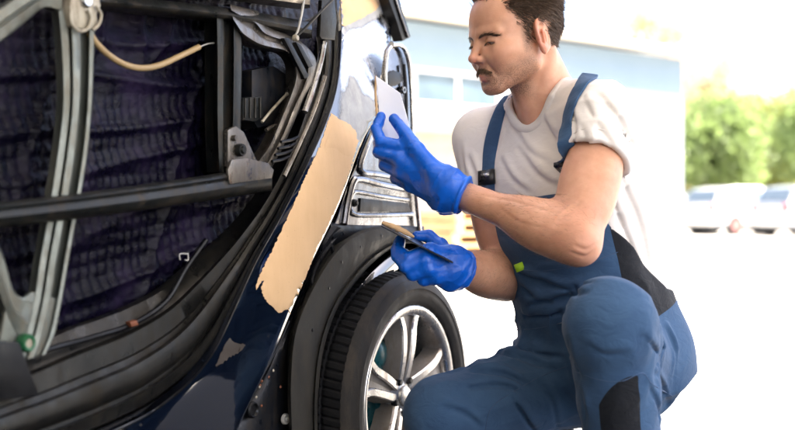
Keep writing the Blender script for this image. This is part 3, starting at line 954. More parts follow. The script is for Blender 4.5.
for i in range(nx):
    for j in range(nz):
        a = i * (nz + 1) + j
        bm.faces.new((vv[a], vv[a + nz + 1], vv[a + nz + 2], vv[a + 1]))
mesh_bm('insulation', bm, M_foil, door, sharp=0)
# cross beam
strip('impact_beam', [(-40, 207), (60, 196), (160, 183), (272, 166)], [(-40, 232), (60, 221), (160, 208), (272, 191)],
      [(0.0, -0.085), (0.02, -0.060), (0.08, -0.052), (0.18, -0.048), (0.28, -0.053), (0.34, -0.050), (0.60, -0.046), (0.80, -0.052), (0.93, -0.062), (1.0, -0.085)], M_beam, door, 40, 0.02)
sheet('beam_bracket', [(228, 170), (232, 160), (246, 158), (268, 163), (274, 170), (272, 178), (230, 184)], -0.046, 0.006, M_lock, door)
# window guide rail
strip('window_guide_rail', [(58, 8), (62, 55), (63, 105), (58, 150), (52, 190), (47, 222), (40, 260), (34, 300), (25, 338), (18, 362)],
      [(95, 8), (94, 55), (92, 105), (88, 150), (82, 190), (76, 222), (69, 260), (62, 300), (55, 332), (46, 354)],
      [(0.0, -0.110), (0.02, -0.096), (0.22, -0.093), (0.27, -0.104), (0.31, -0.104), (0.34, -0.090), (0.55, -0.088), (0.60, -0.104), (0.82, -0.108), (0.86, -0.092), (0.97, -0.090), (1.0, -0.108)], M_rail, door, 60, 0.015)
strip('rail_arm', [(-40, 36), (0, 8), (30, -10), (62, -24)], [(-40, 70), (0, 42), (24, 23), (44, 8), (62, 12)], [(0, -0.108), (0.04, -0.094), (0.4, -0.090), (0.46, -0.098), (0.54, -0.098), (0.6, -0.088), (0.95, -0.092), (1, -0.110)], M_rail, door, 30, 0.015)
strip('rail_foot', [(-30, 226), (-8, 276), (6, 312), (22, 348)], [(-16, 208), (4, 258), (15, 292), (34, 300)], [(0, -0.108), (0.06, -0.096), (0.5, -0.090), (0.56, -0.096), (0.92, -0.094), (1, -0.110)], M_rail, door, 30, 0.015)
sheet('rail_foot_plate', [(6, 310), (16, 296), (24, 298), (32, 292), (62, 300), (56, 332), (47, 353), (20, 360), (0, 340)], -0.097, 0.008, M_rail, door)
sheet('rail_clamp', [(72, -14), (98, -14), (101, 6), (97, 14), (99, 28), (86, 30), (74, 26), (70, 8)], -0.078, 0.03, M_tan, door, 0.003)
disc('clamp_bolt', 86, 1, -0.077, [(0.0, 0.006), (0.008, 0.006), (0.011, 0.003), (0.012, 0.0), (0.012, -0.004)], M_bright, door)
bead('clamp_wire', [(70, 12), (72, 24), (80, 31), (88, 28), (91, 18), (88, 10)], -0.074, 0.0028, M_tan, door)
bead('clamp_wire', [(96, 6), (101, 14), (99, 24), (93, 30)], -0.074, 0.0024, M_tan, door)
# cable sleeve
cable = bead('cable_sleeve', [(90, 34), (97, 44), (110, 56), (126, 65), (143, 68), (160, 65), (180, 56), (199, 47)], [-0.10, -0.115, -0.12, -0.12, -0.115], 0.0055, M_cable, door, 12)
bead('cable_wire', [(198, 47.5), (207, 44), (214, 43)], -0.115, 0.0014, M_clipw, cable)
# top rail, upright, lock side
strip('belt_rail', [(96, -6), (160, 0), (230, 8), (312, 22)], [(96, 7), (160, 14), (230, 22), (312, 38)], [(0, -0.12), (0.05, -0.095), (0.5, -0.080), (0.75, -0.085), (1, -0.115)], M_beam, door, 40, 0.03)
strip('belt_rail', [(120, -34), (200, -28), (310, -14)], [(120, -12), (200, -6), (310, 8)], [(0, -0.12), (0.1, -0.075), (0.5, -0.070), (0.85, -0.078), (1, -0.115)], M_lock, door, 40, 0.03)
strip('upright_channel', [(216, 8), (217, 60), (217, 120), (219, 172)], [(242, 14), (242, 62), (241, 120), (240, 172)],
      [(0, -0.125), (0.03, -0.098), (0.25, -0.094), (0.32, -0.106), (0.62, -0.106), (0.68, -0.090), (0.96, -0.088), (1, -0.125)], M_beam, door, 40, 0.03)
strip('lock_plate', [(230, 4), (246, 8), (259, 12), (268, 26), (288, 35), (304, 44), (316, 60), (313, 80), (303, 100), (293, 125), (279, 155), (262, 184)],
      [(234, 22), (242, 38), (254, 46), (270, 50), (284, 53), (292, 63), (293, 79), (287, 99), (279, 119), (267, 146), (255, 162), (240, 180)],
      [(0, -0.115), (0.04, -0.094), (0.22, -0.086), (0.34, -0.083), (0.40, -0.091), (0.56, -0.091), (0.62, -0.082), (0.84, -0.080), (0.93, -0.086), (1, -0.120)], M_lock, door, 80, 0.02)
for sl_ in ([(284, 38), (289, 38), (309, 76), (305, 79)], [(296, 42), (301, 45), (313, 66), (309, 68)]):
    sheet('plate_slot', sl_, -0.074, 0.010, M_rubber, door, 0.001)
for k in range(4):
    y_ = 140 + 6.5 * k; x_ = 291 - 3.0 * k
    bead('rubber_rib', [(x_ - 10, y_ + 2), (x_, y_), (x_ + 7, y_ - 3)], -0.070, 0.0032, M_rubber, door, 8)
sheet('latch_cover', [(252, 70), (274, 66), (286, 74), (286, 122), (258, 128), (252, 118)], -0.128, 0.04, M_dark, door, 0.003)
sheet('latch_body', [(243, 98), (262, 96), (264, 116), (256, 122), (243, 120)], -0.116, 0.03, M_beam, door, 0.003)
for k in range(4):
    bead('latch_rib', [(245 + 5 * k, 98), (245 + 5 * k, 118)], -0.115, 0.0026, M_door, door, 8)
bead('latch_lever', [(262, 122), (270, 112), (281, 100), (287, 94)], -0.112, [0.003] * 24 + [0.005], M_tan, door, 8)
bead('latch_lever', [(266, 130), (275, 126), (283, 128)], -0.110, 0.004, M_lock, door, 8)
sheet('latch_bracket', [(228, 130), (236, 126), (244, 132), (252, 150), (260, 166), (240, 170), (228, 166)], -0.082, 0.010, M_lock, door, 0.002)
disc('latch_roller', 238, 150, -0.082, [(0.0, 0.016), (0.006, 0.016), (0.008, 0.012), (0.011, 0.012), (0.0125, 0.008), (0.0125, 0.0)], M_beam, door)
disc('bolt', 233, 138, -0.082, [(0.0, 0.008), (0.005, 0.008), (0.006, 0.004), (0.006, 0.0)], M_lock, door)
bead('lock_rod', [(305, -8), (302, 12), (298, 30), (294, 38)], [-0.075, -0.078, -0.082], 0.0026, M_clipw, door, 8)
bead('lock_rod', [(336, -4), (322, 10), (308, 25), (296, 37)], [-0.05, -0.062, -0.08], 0.003, M_rubber, door, 8)
disc('rod_end', 295, 38, -0.080, [(0.0, 0.008), (0.005, 0.007), (0.007, 0.003), (0.007, -0.002)], M_tan, door)
sheet('edge_plate', [(322, 0), (334, -8), (337, 20), (335, 40), (322, 39), (320, 36)], -0.072, 0.010, M_door, door, 0.002)
bead('edge_bar', [(324, 42), (321, 58), (317, 74), (312, 92), (305, 112)], [-0.076, -0.075], 0.0065, M_bright, door, 10)
bead('edge_bar', [(325, 76), (320, 92), (313, 112), (300, 142), (284, 176)], [-0.066, -0.066], 0.0045, M_lock, door, 10)
# small things low on the door
disc('grommet', 26, 343, -0.086, [(0.007, 0.008), (0.011, 0.009), (0.0135, 0.006), (0.014, 0.0), (0.014, -0.006)], M_green, door)
disc('grommet_core', 26, 343, -0.088, [(0.0, 0.008), (0.009, 0.008), (0.010, 0.0)], M_tan, door)
sheet('door_stop', [(-20, 340), (20, 342), (40, 396), (-20, 404)], -0.045, 0.055, M_rubber, door, 0.004)
for a in ([(180, 260), (180, 254), (188, 254)], [(188, 253), (188, 260), (185, 260)]):
    bead('spring_clip', a, -0.102, 0.0013, M_clipw, door, 8, 6)
sheet('trim_clip', [(130, 322), (137, 320), (139, 325), (132, 327)], -0.100, 0.012, M_orange, door, 0.002)
bead('wiring', [(-40, 378), (40, 352), (90, 338), (130, 325), (165, 302), (186, 268), (206, 240)], -0.112, 0.005, M_rubber, door, 8)

# ---- between the pillar and the wheel
def lo_(q): return 0.0
strip('inner_sill', PR[7:], [(352, 232), (338, 240), (322, 262), (308, 290), (298, 330), (296, 380), (300, 430), (305, 500)],
      [(-0.1, -0.10), (0.10, -0.088), (0.35, -0.082), (0.6, -0.090), (0.8, -0.086), (1.15, -0.10)], M_dark, car, 50, 0.02)
bead('panel_seam', [(289, 321), (276, 350), (256, 388), (236, 430), (226, 455)], -0.066, 0.0022, M_dark, car, 8)
disc('washer', 285, 419, -0.078, [(0.0, 0.008), (0.004, 0.008), (0.0045, 0.005), (0.010, 0.005), (0.011, 0.003), (0.011, -0.002)], M_clipw, car)
disc('drain_plug', 252, 410, -0.075, [(0.0, 0.002), (0.010, 0.003), (0.013, 0.006), (0.016, 0.003), (0.016, -0.004)], M_rubber, car)
bead('rubber_loop', [(331, 244), (333, 258), (328, 272), (318, 284), (312, 284), (314, 272), (322, 256), (331, 244)], -0.062, 0.0035, M_rubber, car, 8)
rr = np.random.default_rng(3)
for k in range(16):
    x_, y_ = 262 + rr.normal() * 12, 375 + rr.normal() * 22
    x_ = max(x_, 246 + (430 - y_) * 0.32)
    disc('rust_speck', x_, y_, -0.078, [(0.0, 0.0022), (0.0012 + 0.0012 * rr.random(), 0.0016), (0.0032, 0.0)], M_orange if k % 2 else M_tan, car, 8)
# plastic arch liner
strip('arch_liner', [(291, 500), (289, 430), (288, 380), (293, 330), (309, 290), (330, 255), (350, 236), (374, 227), (400, 228), (418, 234)],
      [(318, 500), (318, 430), (319, 390), (324, 350), (336, 312), (353, 286), (373, 263), (396, 246), (412, 244), (420, 246)],
      [(0.0, -0.085), (0.02, -0.060), (0.10, -0.050), (0.45, -0.046), (0.72, -0.052), (0.84, -0.058), (0.88, -0.050), (0.96, -0.052), (1.0, -0.09)], M_liner, car, 70, 0.03)
for (x_, y_) in ((341, 262), (360, 247), (381, 236), (328, 288), (312, 330)):
    disc('liner_rivet', x_, y_, -0.049, [(0.0, 0.0035), (0.003, 0.003), (0.005, 0.0)], M_rubber, car, 12)
strip('arch_lip', [(322, 500), (322, 430), (324, 390), (330, 350), (341, 314), (357, 289), (376, 267), (398, 249), (424, 244)],
      [(338, 500), (337, 430), (338, 394), (345, 354), (357, 321), (372, 299), (390, 279), (407, 263), (424, 257)],
      [(0, -0.10), (0.05, -0.074), (0.3, -0.066), (0.7, -0.064), (0.95, -0.072), (1, -0.10)], M_paint, car, 60, 0.02)
# wheel well
bm = bmesh.new()
prev = None
for k in range(41):
    a = math.radians(-20 + 220 * k / 40)
    ring = [bm.verts.new((0.345 * math.cos(a), y_, WH + 0.345 * math.sin(a))) for y_ in (0.095, 0.30, 0.36)]
    ring.append(bm.verts.new((0.0, 0.36, WH)))
    if prev:
        for j in range(3):
            bm.faces.new((prev[j], prev[j + 1], ring[j + 1], ring[j]))
    prev = ring
bmesh.ops.remove_doubles(bm, verts=bm.verts, dist=1e-4)
mesh_bm('wheel_well', bm, M_rubber, car)

# ---- tail lamp opening
lamp = sheet('lamp_panel', [(388, 50), (394, 41), (402, 46), (409, 60), (412, 100), (414, 150), (419, 205), (424, 236), (400, 236), (330, 236), (337, 218), (350, 182), (364, 148), (377, 116), (384, 92), (386, 66)], -0.095, 0.012, M_chrome, car, 0.003)
def rrect(name, pts, o, r, mat):
    return bead(name, pts + [pts[0]], o, r, mat, lamp, 10, 6)
bead('pressed_ridge', [(378, 118), (368, 142), (360, 164), (363, 172), (376, 174), (400, 178), (412, 180)], -0.092, 0.0075, M_chrome, lamp, 10)
bead('pressed_ridge', [(344, 224), (348, 200), (353, 182), (360, 179), (380, 184), (400, 188), (416, 191)], -0.092, 0.0085, M_chrome, lamp, 10)
bead('pressed_ridge', [(352, 212), (349, 206), (352, 194), (358, 192), (380, 196), (408, 200)], -0.093, 0.0055, M_chrome, lamp, 10)
bead('pressed_ridge', [(350, 212), (358, 215), (380, 215), (412, 214)], -0.093, 0.0060, M_chrome, lamp, 10)
sheet('lamp_recess', [(361, 198), (408, 203), (412, 212), (360, 212)], -0.090, 0.006, M_dark, lamp, 0.002)
disc('stud', 354, 203, -0.092, [(0.0, 0.010), (0.004, 0.010), (0.006, 0.006), (0.008, 0.005), (0.009, 0.0)], M_beam, lamp)
bead('lamp_flange', [(392, 44), (402, 46), (408, 58), (411, 80), (412.5, 110), (413.5, 150), (416, 190), (420, 234)], -0.086, 0.0058, M_bright, lamp, 10)
bead('lamp_flange', [(394, 43), (388, 52), (386, 70), (386, 92), (380, 112)], -0.088, 0.0034, M_bright, lamp, 10)
bead('lamp_flange', [(404, 64), (406, 90), (407, 130), (408, 176)], -0.086, 0.004, M_dark, lamp, 10)
sheet('lamp_socket', [(388, 74), (394, 70), (401, 73), (404, 80), (396, 86), (389, 86)], -0.087, 0.006, M_dark, lamp, 0.002)
disc('lamp_eyelet', 402.5, 90, -0.088, [(0.0035, 0.003), (0.004, 0.006), (0.008, 0.006), (0.0095, 0.003), (0.0095, -0.002)], M_chrome, lamp)
sheet('roof_trim', [(386, -40), (394, -40), (400, 0), (411, 37), (403, 41), (396, 20), (389, 0)], -0.150, 0.03, M_rubber, car, 0.003)
bead('roof_trim_edge', [(391, -20), (397, 4), (408, 37)], -0.147, 0.0035, M_chrome, car, 8)
strip('lower_rear_panel', [(330, 222), (360, 224), (400, 224), (424, 226)], [(336, 250), (360, 250), (400, 252), (424, 252)], [(0, -0.10), (0.1, -0.088), (0.5, -0.084), (1, -0.10)], M_dark, car, 30, 0.02)

# ---- body mass behind the side panels (front seat side runs out of the frame)
bm = bmesh.new()
box_bm(bm, V(-0.92, 0.78, 0.66), 0.98, 0.57, 0.40); box_bm(bm, V(-0.95, 0.78, 1.24), 0.86, 0.50, 0.25)
bevel_all(bm, 0.05, 3)
mesh_bm('body_shell', bm, M_paint, car)

# ---- wheel
wheel = empty('wheel', (0.032, 0, WH), 0, car)
AX = V(0, -1, 0); C0 = V(0, 0, 0)
bm = bmesh.new()
sec = [(0.206, -0.180), (0.222, -0.192), (0.250, -0.197), (0.270, -0.192), (0.280, -0.180), (0.2835, -0.160), (0.2855, -0.135), (0.2810, -0.133), (0.2810, -0.127), (0.2865, -0.125), (0.2870, -0.105),
       (0.2825, -0.103), (0.2825, -0.097), (0.2870, -0.095), (0.2865, -0.072), (0.2815, -0.070), (0.2815, -0.063), (0.2850, -0.061), (0.2830, -0.040), (0.2795, -0.022)]
seg = 360
rings = []
for (r, z) in sec:
    ring = []
    for k in range(seg):
        a = 2 * math.pi * k / seg + (0.5 * (z + 0.1) if r > 0.26 else 0.0)
        rr_ = r
        if r > 0.2785 and k % 4 == 0: rr_ = r - 0.0032
        if 0.269 < r <= 0.2785 and k % 4 == 0: rr_ = r - 0.002
        ring.append(bm.verts.new((rr_ * math.cos(a), -z, rr_ * math.sin(a))))
    rings.append(ring)
for i in range(len(rings) - 1):
    for k in range(seg):
        bm.faces.new((rings[i][k], rings[i][(k + 1) % seg], rings[i + 1][(k + 1) % seg], rings[i + 1][k]))
tyre = mesh_bm('tyre', bm, M_tyre, wheel, sharp=28)
bm = bmesh.new()
lathe_bm(bm, [(0.2798, -0.0235), (0.2745, -0.010), (0.2690, -0.004), (0.2680, -0.0045), (0.2600, 0.0015), (0.2500, 0.0040), (0.2475, 0.0046), (0.2460, 0.0030), (0.2380, 0.0040), (0.2280, 0.0020), (0.2200, -0.003), (0.2140, -0.005), (0.2110, -0.010), (0.2085, -0.012), (0.205, -0.020)], C0, AX, 128)
mesh_bm('sidewall', bm, M_side, tyre, sharp=60)
bm = bmesh.new()
lathe_bm(bm, [(0.206, -0.180), (0.196, -0.178), (0.186, -0.165), (0.178, -0.130), (0.176, -0.090), (0.180, -0.060), (0.183, -0.035), (0.1850, -0.022), (0.188, -0.013), (0.1945, -0.0090), (0.2035, -0.0060), (0.2075, -0.0065), (0.2095, -0.010), (0.2095, -0.018), (0.204, -0.024)], C0, AX, 128)
rim = mesh_bm('rim', bm, M_alloy, wheel, sharp=60)
def rim_pt(a, r, z): return V(r * math.cos(a), -z, r * math.sin(a))
for k in range(5):
    ac = math.radians(88 + 72 * k)
    bm = bmesh.new(); bp_ = bmesh.new()
    for s in (-1, 1):
        prevt = prevp = None
        for i in range(13):
            t = i / 12
            r = 0.030 + (0.190 - 0.030) * t
            half = 0.013 + 0.013 * t                     # half spread of the pair, metres
            if t > 0.72: half += 0.016 * ((t - 0.72) / 0.28) ** 2
            w = 0.0105 - 0.0010 * t
            z = -0.030 + 0.010 * math.sin(math.pi * min(1, t * 1.05)) * 1.1 + 0.014 * t ** 2
            base = V(r * math.cos(ac), 0, r * math.sin(ac)); sd_ = V(-math.sin(ac), 0, math.cos(ac))
            c = base + sd_ * s * half
            row = []
            for (du, dz) in ((-w, -0.004), (-w * 0.72, 0.0), (w * 0.72, 0.0), (w, -0.004)):
                row.append(bm.verts.new(c + sd_ * du + AX * (z + dz)))
            rp = []
            inn = -s * half                                     # floor of the pocket between the two rails
            for (du, dz) in ((s * w, -0.004), (s * (w * 1.3 + 0.004), -0.046), (inn, -0.046), (inn, -0.012), (-s * w * 1.05, -0.010), (-s * w, -0.004)):
                rp.append(bp_.verts.new(c + sd_ * du + AX * (z + dz - 0.0002)))
            if prevt:
                for j in range(3): bm.faces.new((prevt[j], prevt[j + 1], row[j + 1], row[j]))
                for j in range(5): bp_.faces.new((prevp[j], prevp[j + 1], rp[j + 1], rp[j]))
            prevt, prevp = row, rp
    spo = mesh_bm('spoke', bm, M_alloy, wheel, sharp=50)
    mesh_bm('spoke_side', bp_, M_pocket, spo, sharp=50)
bm = bmesh.new()
lathe_bm(bm, [(0.0, -0.022), (0.016, -0.022), (0.022, -0.024), (0.024, -0.030), (0.040, -0.034), (0.046, -0.040), (0.048, -0.060)], C0, AX, 40)
mesh_bm('hub', bm, M_alloy, wheel)
for k in range(5):
    a = math.radians(88 + 36 + 72 * k)
    bm = bmesh.new(); lathe_bm(bm, [(0.0, -0.022), (0.006, -0.022), (0.008, -0.025), (0.009, -0.036)], rim_pt(a, 0.040, 0), AX, 6)
    mesh_bm('wheel_nut', bm, M_dark, wheel)
bm = bmesh.new()
lathe_bm(bm, [(0.0, -0.062), (0.060, -0.062), (0.066, -0.068), (0.100, -0.068), (0.126, -0.074), (0.132, -0.090), (0.132, -0.130), (0.138, -0.133), (0.138, -0.146), (0.0, -0.148)], C0, AX, 64)
drum = mesh_bm('brake_drum', bm, M_teal, wheel)
bm = bmesh.new()
lathe_bm(bm, [(0.0, -0.04), (0.016, -0.042), (0.030, -0.048), (0.040, -0.060), (0.043, -0.09), (0.043, -0.12)], rim_pt(math.radians(126), 0.125, 0), AX, 28)
mesh_bm('brake_cylinder', bm, M_teal, wheel)
bm = bmesh.new(); lathe_bm(bm, [(0.0, -0.150), (0.178, -0.150), (0.178, -0.156), (0, -0.156)], C0, AX, 48)
mesh_bm('back_plate', bm, M_rubber, wheel)
# ================================================================== the kneeling mechanic
def skin_material():
    m, nt, b = new_mat('skin')
    tc = N(nt, 'ShaderNodeTexCoord')
    def att(n):
        a = N(nt, 'ShaderNodeAttribute'); a.attribute_name = n; return a.outputs['Fac']
    n1 = N(nt, 'ShaderNodeTexNoise', Scale=28.0, Detail=5.0, Roughness=0.6)
    nt.links.new(tc.outputs['Object'], n1.inputs['Vector'])
    base = ramp(nt, n1.outputs['Fac'], [(0.3, (0.56, 0.285, 0.175)), (0.7, (0.68, 0.370, 0.245))])
    base = mixc(nt, att('red'), base, (0.56, 0.20, 0.135))
    n2 = N(nt, 'ShaderNodeTexNoise', Scale=620.0, Detail=2.0)
    nt.links.new(tc.outputs['Object'], n2.inputs['Vector'])
    st = N(nt, 'ShaderNodeMath', operation='MULTIPLY')
    nt.links.new(att('stubble'), st.inputs[0])
    nt.links.new(ramp(nt, n2.outputs['Fac'], [(0.40, 0.25), (0.58, 1.0)]), st.inputs[1])
    base = mixc(nt, st.outputs[0], base, (0.13, 0.075, 0.05))
    base = mixc(nt, att('lip'), base, (0.52, 0.21, 0.155))
    nt.links.new(base, b.inputs['Base Color'])
    b.inputs['Subsurface Weight'].default_value = 0.25
    b.inputs['Subsurface Radius'].default_value = (0.010, 0.004, 0.002)
    b.inputs['Subsurface Scale'].default_value = 1.0
    b.inputs['Roughness'].default_value = 0.47
    b.inputs['Specular IOR Level'].default_value = 0.45
    n3 = N(nt, 'ShaderNodeTexNoise', Scale=260.0, Detail=5.0, Roughness=0.7)
    nt.links.new(tc.outputs['Object'], n3.inputs['Vector'])
    bp = N(nt, 'ShaderNodeBump', Strength=0.35, Distance=0.001)
    nt.links.new(n3.outputs['Fac'], bp.inputs['Height'])
    nt.links.new(bp.outputs[0], b.inputs['Normal'])
    return m

def cloth_material(name, c0, c1, weave=1400.0, wr=0.35, sheen=0.25, wscale=26.0, trans=0.0):
    m, nt, b = new_mat(name)
    tc = N(nt, 'ShaderNodeTexCoord')
    n1 = N(nt, 'ShaderNodeTexNoise', Scale=9.0, Detail=6.0, Roughness=0.65)
    nt.links.new(tc.outputs['Object'], n1.inputs['Vector'])
    nt.links.new(ramp(nt, n1.outputs['Fac'], [(0.3, c0), (0.72, c1)]), b.inputs['Base Color'])
    b.inputs['Roughness'].default_value = 0.88
    b.inputs['Specular IOR Level'].default_value = 0.2
    b.inputs['Sheen Weight'].default_value = sheen
    b.inputs['Sheen Roughness'].default_value = 0.45
    n2 = N(nt, 'ShaderNodeTexNoise', Scale=weave, Detail=1.0)
    nt.links.new(tc.outputs['Object'], n2.inputs['Vector'])
    n3 = N(nt, 'ShaderNodeTexNoise', Scale=wscale, Detail=3.0, Distortion=1.2)
    mp = N(nt, 'ShaderNodeMapping'); mp.inputs['Scale'].default_value = (1.0, 1.0, 1.7)
    mp.inputs['Rotation'].default_value = (0.3, 0.7, 0.2)
    nt.links.new(tc.outputs['Object'], mp.inputs[0]); nt.links.new(mp.outputs[0], n3.inputs['Vector'])
    b1 = N(nt, 'ShaderNodeBump', Strength=wr, Distance=0.012)
    nt.links.new(n3.outputs['Fac'], b1.inputs['Height'])
    b2 = N(nt, 'ShaderNodeBump', Strength=0.25, Distance=0.0006)
    nt.links.new(n2.outputs['Fac'], b2.inputs['Height'])
    nt.links.new(b1.outputs[0], b2.inputs['Normal'])
    nt.links.new(b2.outputs[0], b.inputs['Normal'])
    return m

M_skin = skin_material()
M_tee = cloth_material('white_cotton', (0.76, 0.72, 0.68), (0.83, 0.79, 0.75), wr=0.10, sheen=0.1)
M_blue = cloth_material('blue_workwear', (0.034, 0.076, 0.158), (0.052, 0.110, 0.208), wr=0.22, sheen=0.12)
M_blk = cloth_material('black_stretch', (0.009, 0.011, 0.015), (0.017, 0.019, 0.024), wr=0.25, sheen=0.15)
M_seam = simple('seam_thread', (0.045, 0.085, 0.17), 0.8, var=0.2)
M_glove = simple('blue_nitrile', (0.003, 0.115, 0.62), 0.32, var=0.12, scale=18, bump=0.25, bscale=110, rvar=0.10)
M_hair = simple('dark_hair', (0.095, 0.060, 0.040), 0.5, var=0.5, scale=120, rvar=0.1)
M_brow = simple('brow_hair', (0.12, 0.072, 0.045), 0.5, var=0.4, scale=150)
M_stache = simple('moustache_hair', (0.20, 0.118, 0.07), 0.5, var=0.4, scale=150)
M_eye = simple('eye_white', (0.55, 0.50, 0.47), 0.15, var=0.05)
M_iris = simple('eye_iris', (0.03, 0.022, 0.016), 0.12, var=0.3)
M_buckle = simple('black_plastic_clip', (0.012, 0.014, 0.018), 0.35, var=0.3)
M_metal = simple('clip_metal', (0.45, 0.46, 0.48), 0.3, metal=1.0, var=0.1)
M_lime = simple('lime_tag', (0.36, 0.62, 0.015), 0.6, var=0.1)
M_boot = simple('black_leather', (0.018, 0.016, 0.015), 0.5, var=0.4, bump=0.3)

# ---- joints
PEL = at(608, 352, 2.44)
NECK = at(548, 106, 2.37)
UP = norm(NECK - PEL)
FW = norm(V(-0.75, -0.66, 0)); FW = norm(FW - UP * np.dot(FW, UP))
LF = np.cross(UP, FW)
SL = at(602, 121, 2.22); EL = at(578, 241, 2.07); WL = at(460, 194, 2.22)
SR = at(484, 142, 2.50); ER = at(506, 279, 2.44); WR = at(456, 268, 2.28)
HL = at(630, 368, 2.37); KL = at(610, 324, 2.01); AL = V(0.43, 2.07, 0.10)
HR = at(588, 370, 2.50); KR = at(441, 416, 2.31); AR = V(0.36, 2.50, 0.12)

# ---- head frame
hy, hp = math.radians(27), math.radians(11)
HF = V(-math.cos(hy) * math.cos(hp), -math.sin(hy) * math.cos(hp), -math.sin(hp))
HLf = V(math.sin(hy), -math.cos(hy), 0)
HU = np.cross(HF, HLf)
HO = at(536.5, 40.5, 2.262) - 0.074 * HLf
HB = np.stack([HF, HLf, HU], 1)          # columns: forward, left, up
def to_head(p): return (p - HO) @ HB
def from_head(q): return (HO + np.asarray(q, np.float32) @ HB.T).astype(np.float32)

def rot_y(a):
    c, s = math.cos(a), math.sin(a)
    return np.array([[c, 0, s], [0, 1, 0], [-s, 0, c]], np.float32)

def head_local(q):
    """head field in its own frame (forward, left, up)"""
    a = q.copy(); a[:, 1] = np.abs(a[:, 1])       # mirrored coordinates
    d = ell(q, V(-0.014, 0, 0.047), (0.095, 0.076, 0.086))
    d = smin(d, ell(q, V(0.046, 0, 0.053), (0.046, 0.062, 0.060)), 0.030)
    d = smin(d, ell(q, V(0.047, 0, -0.012), (0.043, 0.055, 0.062)), 0.030)
    d = smin(d, ell(q, V(0.010, 0, -0.020), (0.055, 0.063, 0.055)), 0.030)
    d = smin(d, cap(a, V(0.002, 0.053, -0.044), V(0.068, 0.019, -0.078), 0.016, 0.014), 0.022)
    d = smin(d, ell(q, V(0.077, 0, -0.079), (0.019, 0.022, 0.016)), 0.016)
    d = smin(d, ell(q, V(0.070, 0, -0.047), (0.028, 0.030, 0.029)), 0.020)
    d = smin(d, ell(a, V(0.056, 0.045, -0.006), (0.026, 0.019, 0.017)), 0.018)
    d = smin(d, cap(a, V(0.089, 0.010, 0.033), V(0.073, 0.048, 0.034), 0.0085, 0.0075), 0.012)
    # eye sockets, lids
    d = smax(d, -ell(a, V(0.102, 0.031, 0.0150), (0.019, 0.019, 0.0115)), 0.012)
    d = smin(d, ell(a, V(0.0745, 0.0325, 0.0145), (0.0150, 0.0165, 0.0135)), 0.006)
    d = smin(d, ell(a, V(0.0850, 0.0165, -0.0070), (0.0135, 0.0125, 0.0165)), 0.010)
    d = smin(d, ell(a, V(0.0680, 0.0330, -0.0200), (0.0215, 0.0225, 0.0230)), 0.020)
    # eye slit, looking down
    d = smax(d, -ell(a, V(0.0915, 0.0335, 0.0098), (0.014, 0.0150, 0.0029)), 0.0012)
    # upper lid fold
    d = smax(d, -cap(a, V(0.0865, 0.022, 0.0235), V(0.0790, 0.045, 0.0215), 0.0012, 0.001), 0.003)
    # nose
    d = smin(d, cap(q, V(0.090, 0, 0.026), V(0.1105, 0, -0.011), 0.0060, 0.0070), 0.010)
    d = smin(d, ell(q, V(0.1110, 0, -0.0150), (0.0108, 0.0090, 0.0085)), 0.008)
    d = smin(d, ell(a, V(0.0985, 0.0112, -0.0188), (0.0105, 0.0060, 0.0068)), 0.006)
    d = smax(d, -ell(a, V(0.1030, 0.0064, -0.0260), (0.0058, 0.0032, 0.0042)), 0.003)
    # lips
    d = smin(d, cap(a, V(0.0990, 0.0, -0.0515), V(0.0860, 0.0215, -0.0545), 0.0042, 0.0028), 0.006)
    d = smin(d, cap(a, V(0.0965, 0.0, -0.0615), V(0.0860, 0.0180, -0.0585), 0.0047, 0.0028), 0.006)
    d = smax(d, -cap(a, V(0.1045, 0.0, -0.0562), V(0.0880, 0.0240, -0.0562), 0.0009, 0.0008), 0.0030)
    d = smax(d, -ell(q, V(0.1020, 0, -0.0690), (0.0110, 0.0200, 0.0050)), 0.008)
    # cheek hollow and nasolabial line
    d = smax(d, -cap(a, V(0.0960, 0.0225, -0.027), V(0.0830, 0.0340, -0.055), 0.0014, 0.0012), 0.007)
    # ears
    e = (a - V(-0.006, 0.0745, 0.006)) @ rot_y(0.22)
    an = math.radians(24)
    e2 = e.copy()
    e2[:, 0] = math.cos(an) * e[:, 0] + math.sin(an) * e[:, 1]; e2[:, 1] = -math.sin(an) * e[:, 0] + math.cos(an) * e[:, 1]
    e2[:, 1] -= 0.004
    ear = ell(e2, V(-0.004, 0.001, 0.003), (0.0205, 0.0068, 0.0325))
    ear = smin(ear, ell(e2, V(0.003, 0.001, -0.026), (0.0095, 0.0055, 0.0110)), 0.008)
    ear = smax(ear, -ell(e2, V(0.000, 0.0080, -0.002), (0.0110, 0.0090, 0.0165)), 0.003)
    ear = smax(ear, -ell(e2, V(-0.005, 0.0080, 0.019), (0.0100, 0.0070, 0.0075)), 0.002)
    # helix rim
    rr = np.sqrt((e2[:, 0] + 0.004) ** 2 / 0.0185 ** 2 + (e2[:, 2] - 0.003) ** 2 / 0.0300 ** 2)
    rim = np.sqrt(((rr - 1) * 0.0175) ** 2 + (e2[:, 1] - 0.005) ** 2) - 0.0030
    rim = np.where((e2[:, 0] > 0.008) & (e2[:, 2] < -0.004), 0.01, rim)
    ear = smin(ear, rim, 0.0025)
    ear = smin(ear, cap(e2, V(-0.001, 0.0045, -0.016), V(-0.006, 0.0065, 0.012), 0.0026, 0.0022), 0.003)
    ear = smin(ear, ell(e2, V(0.0125, 0.001, -0.004), (0.0045, 0.0048, 0.0065)), 0.004)
    d = smin(d, ear, 0.0055)
    return d

NK0 = from_head((-0.032, 0, -0.030)); NK1 = NECK + 0.012 * UP - 0.012 * FW
def head_field(p): return head_local(to_head(p))
head_b = bounded(head_field, from_head((0.0, 0, 0.015)), 0.155)

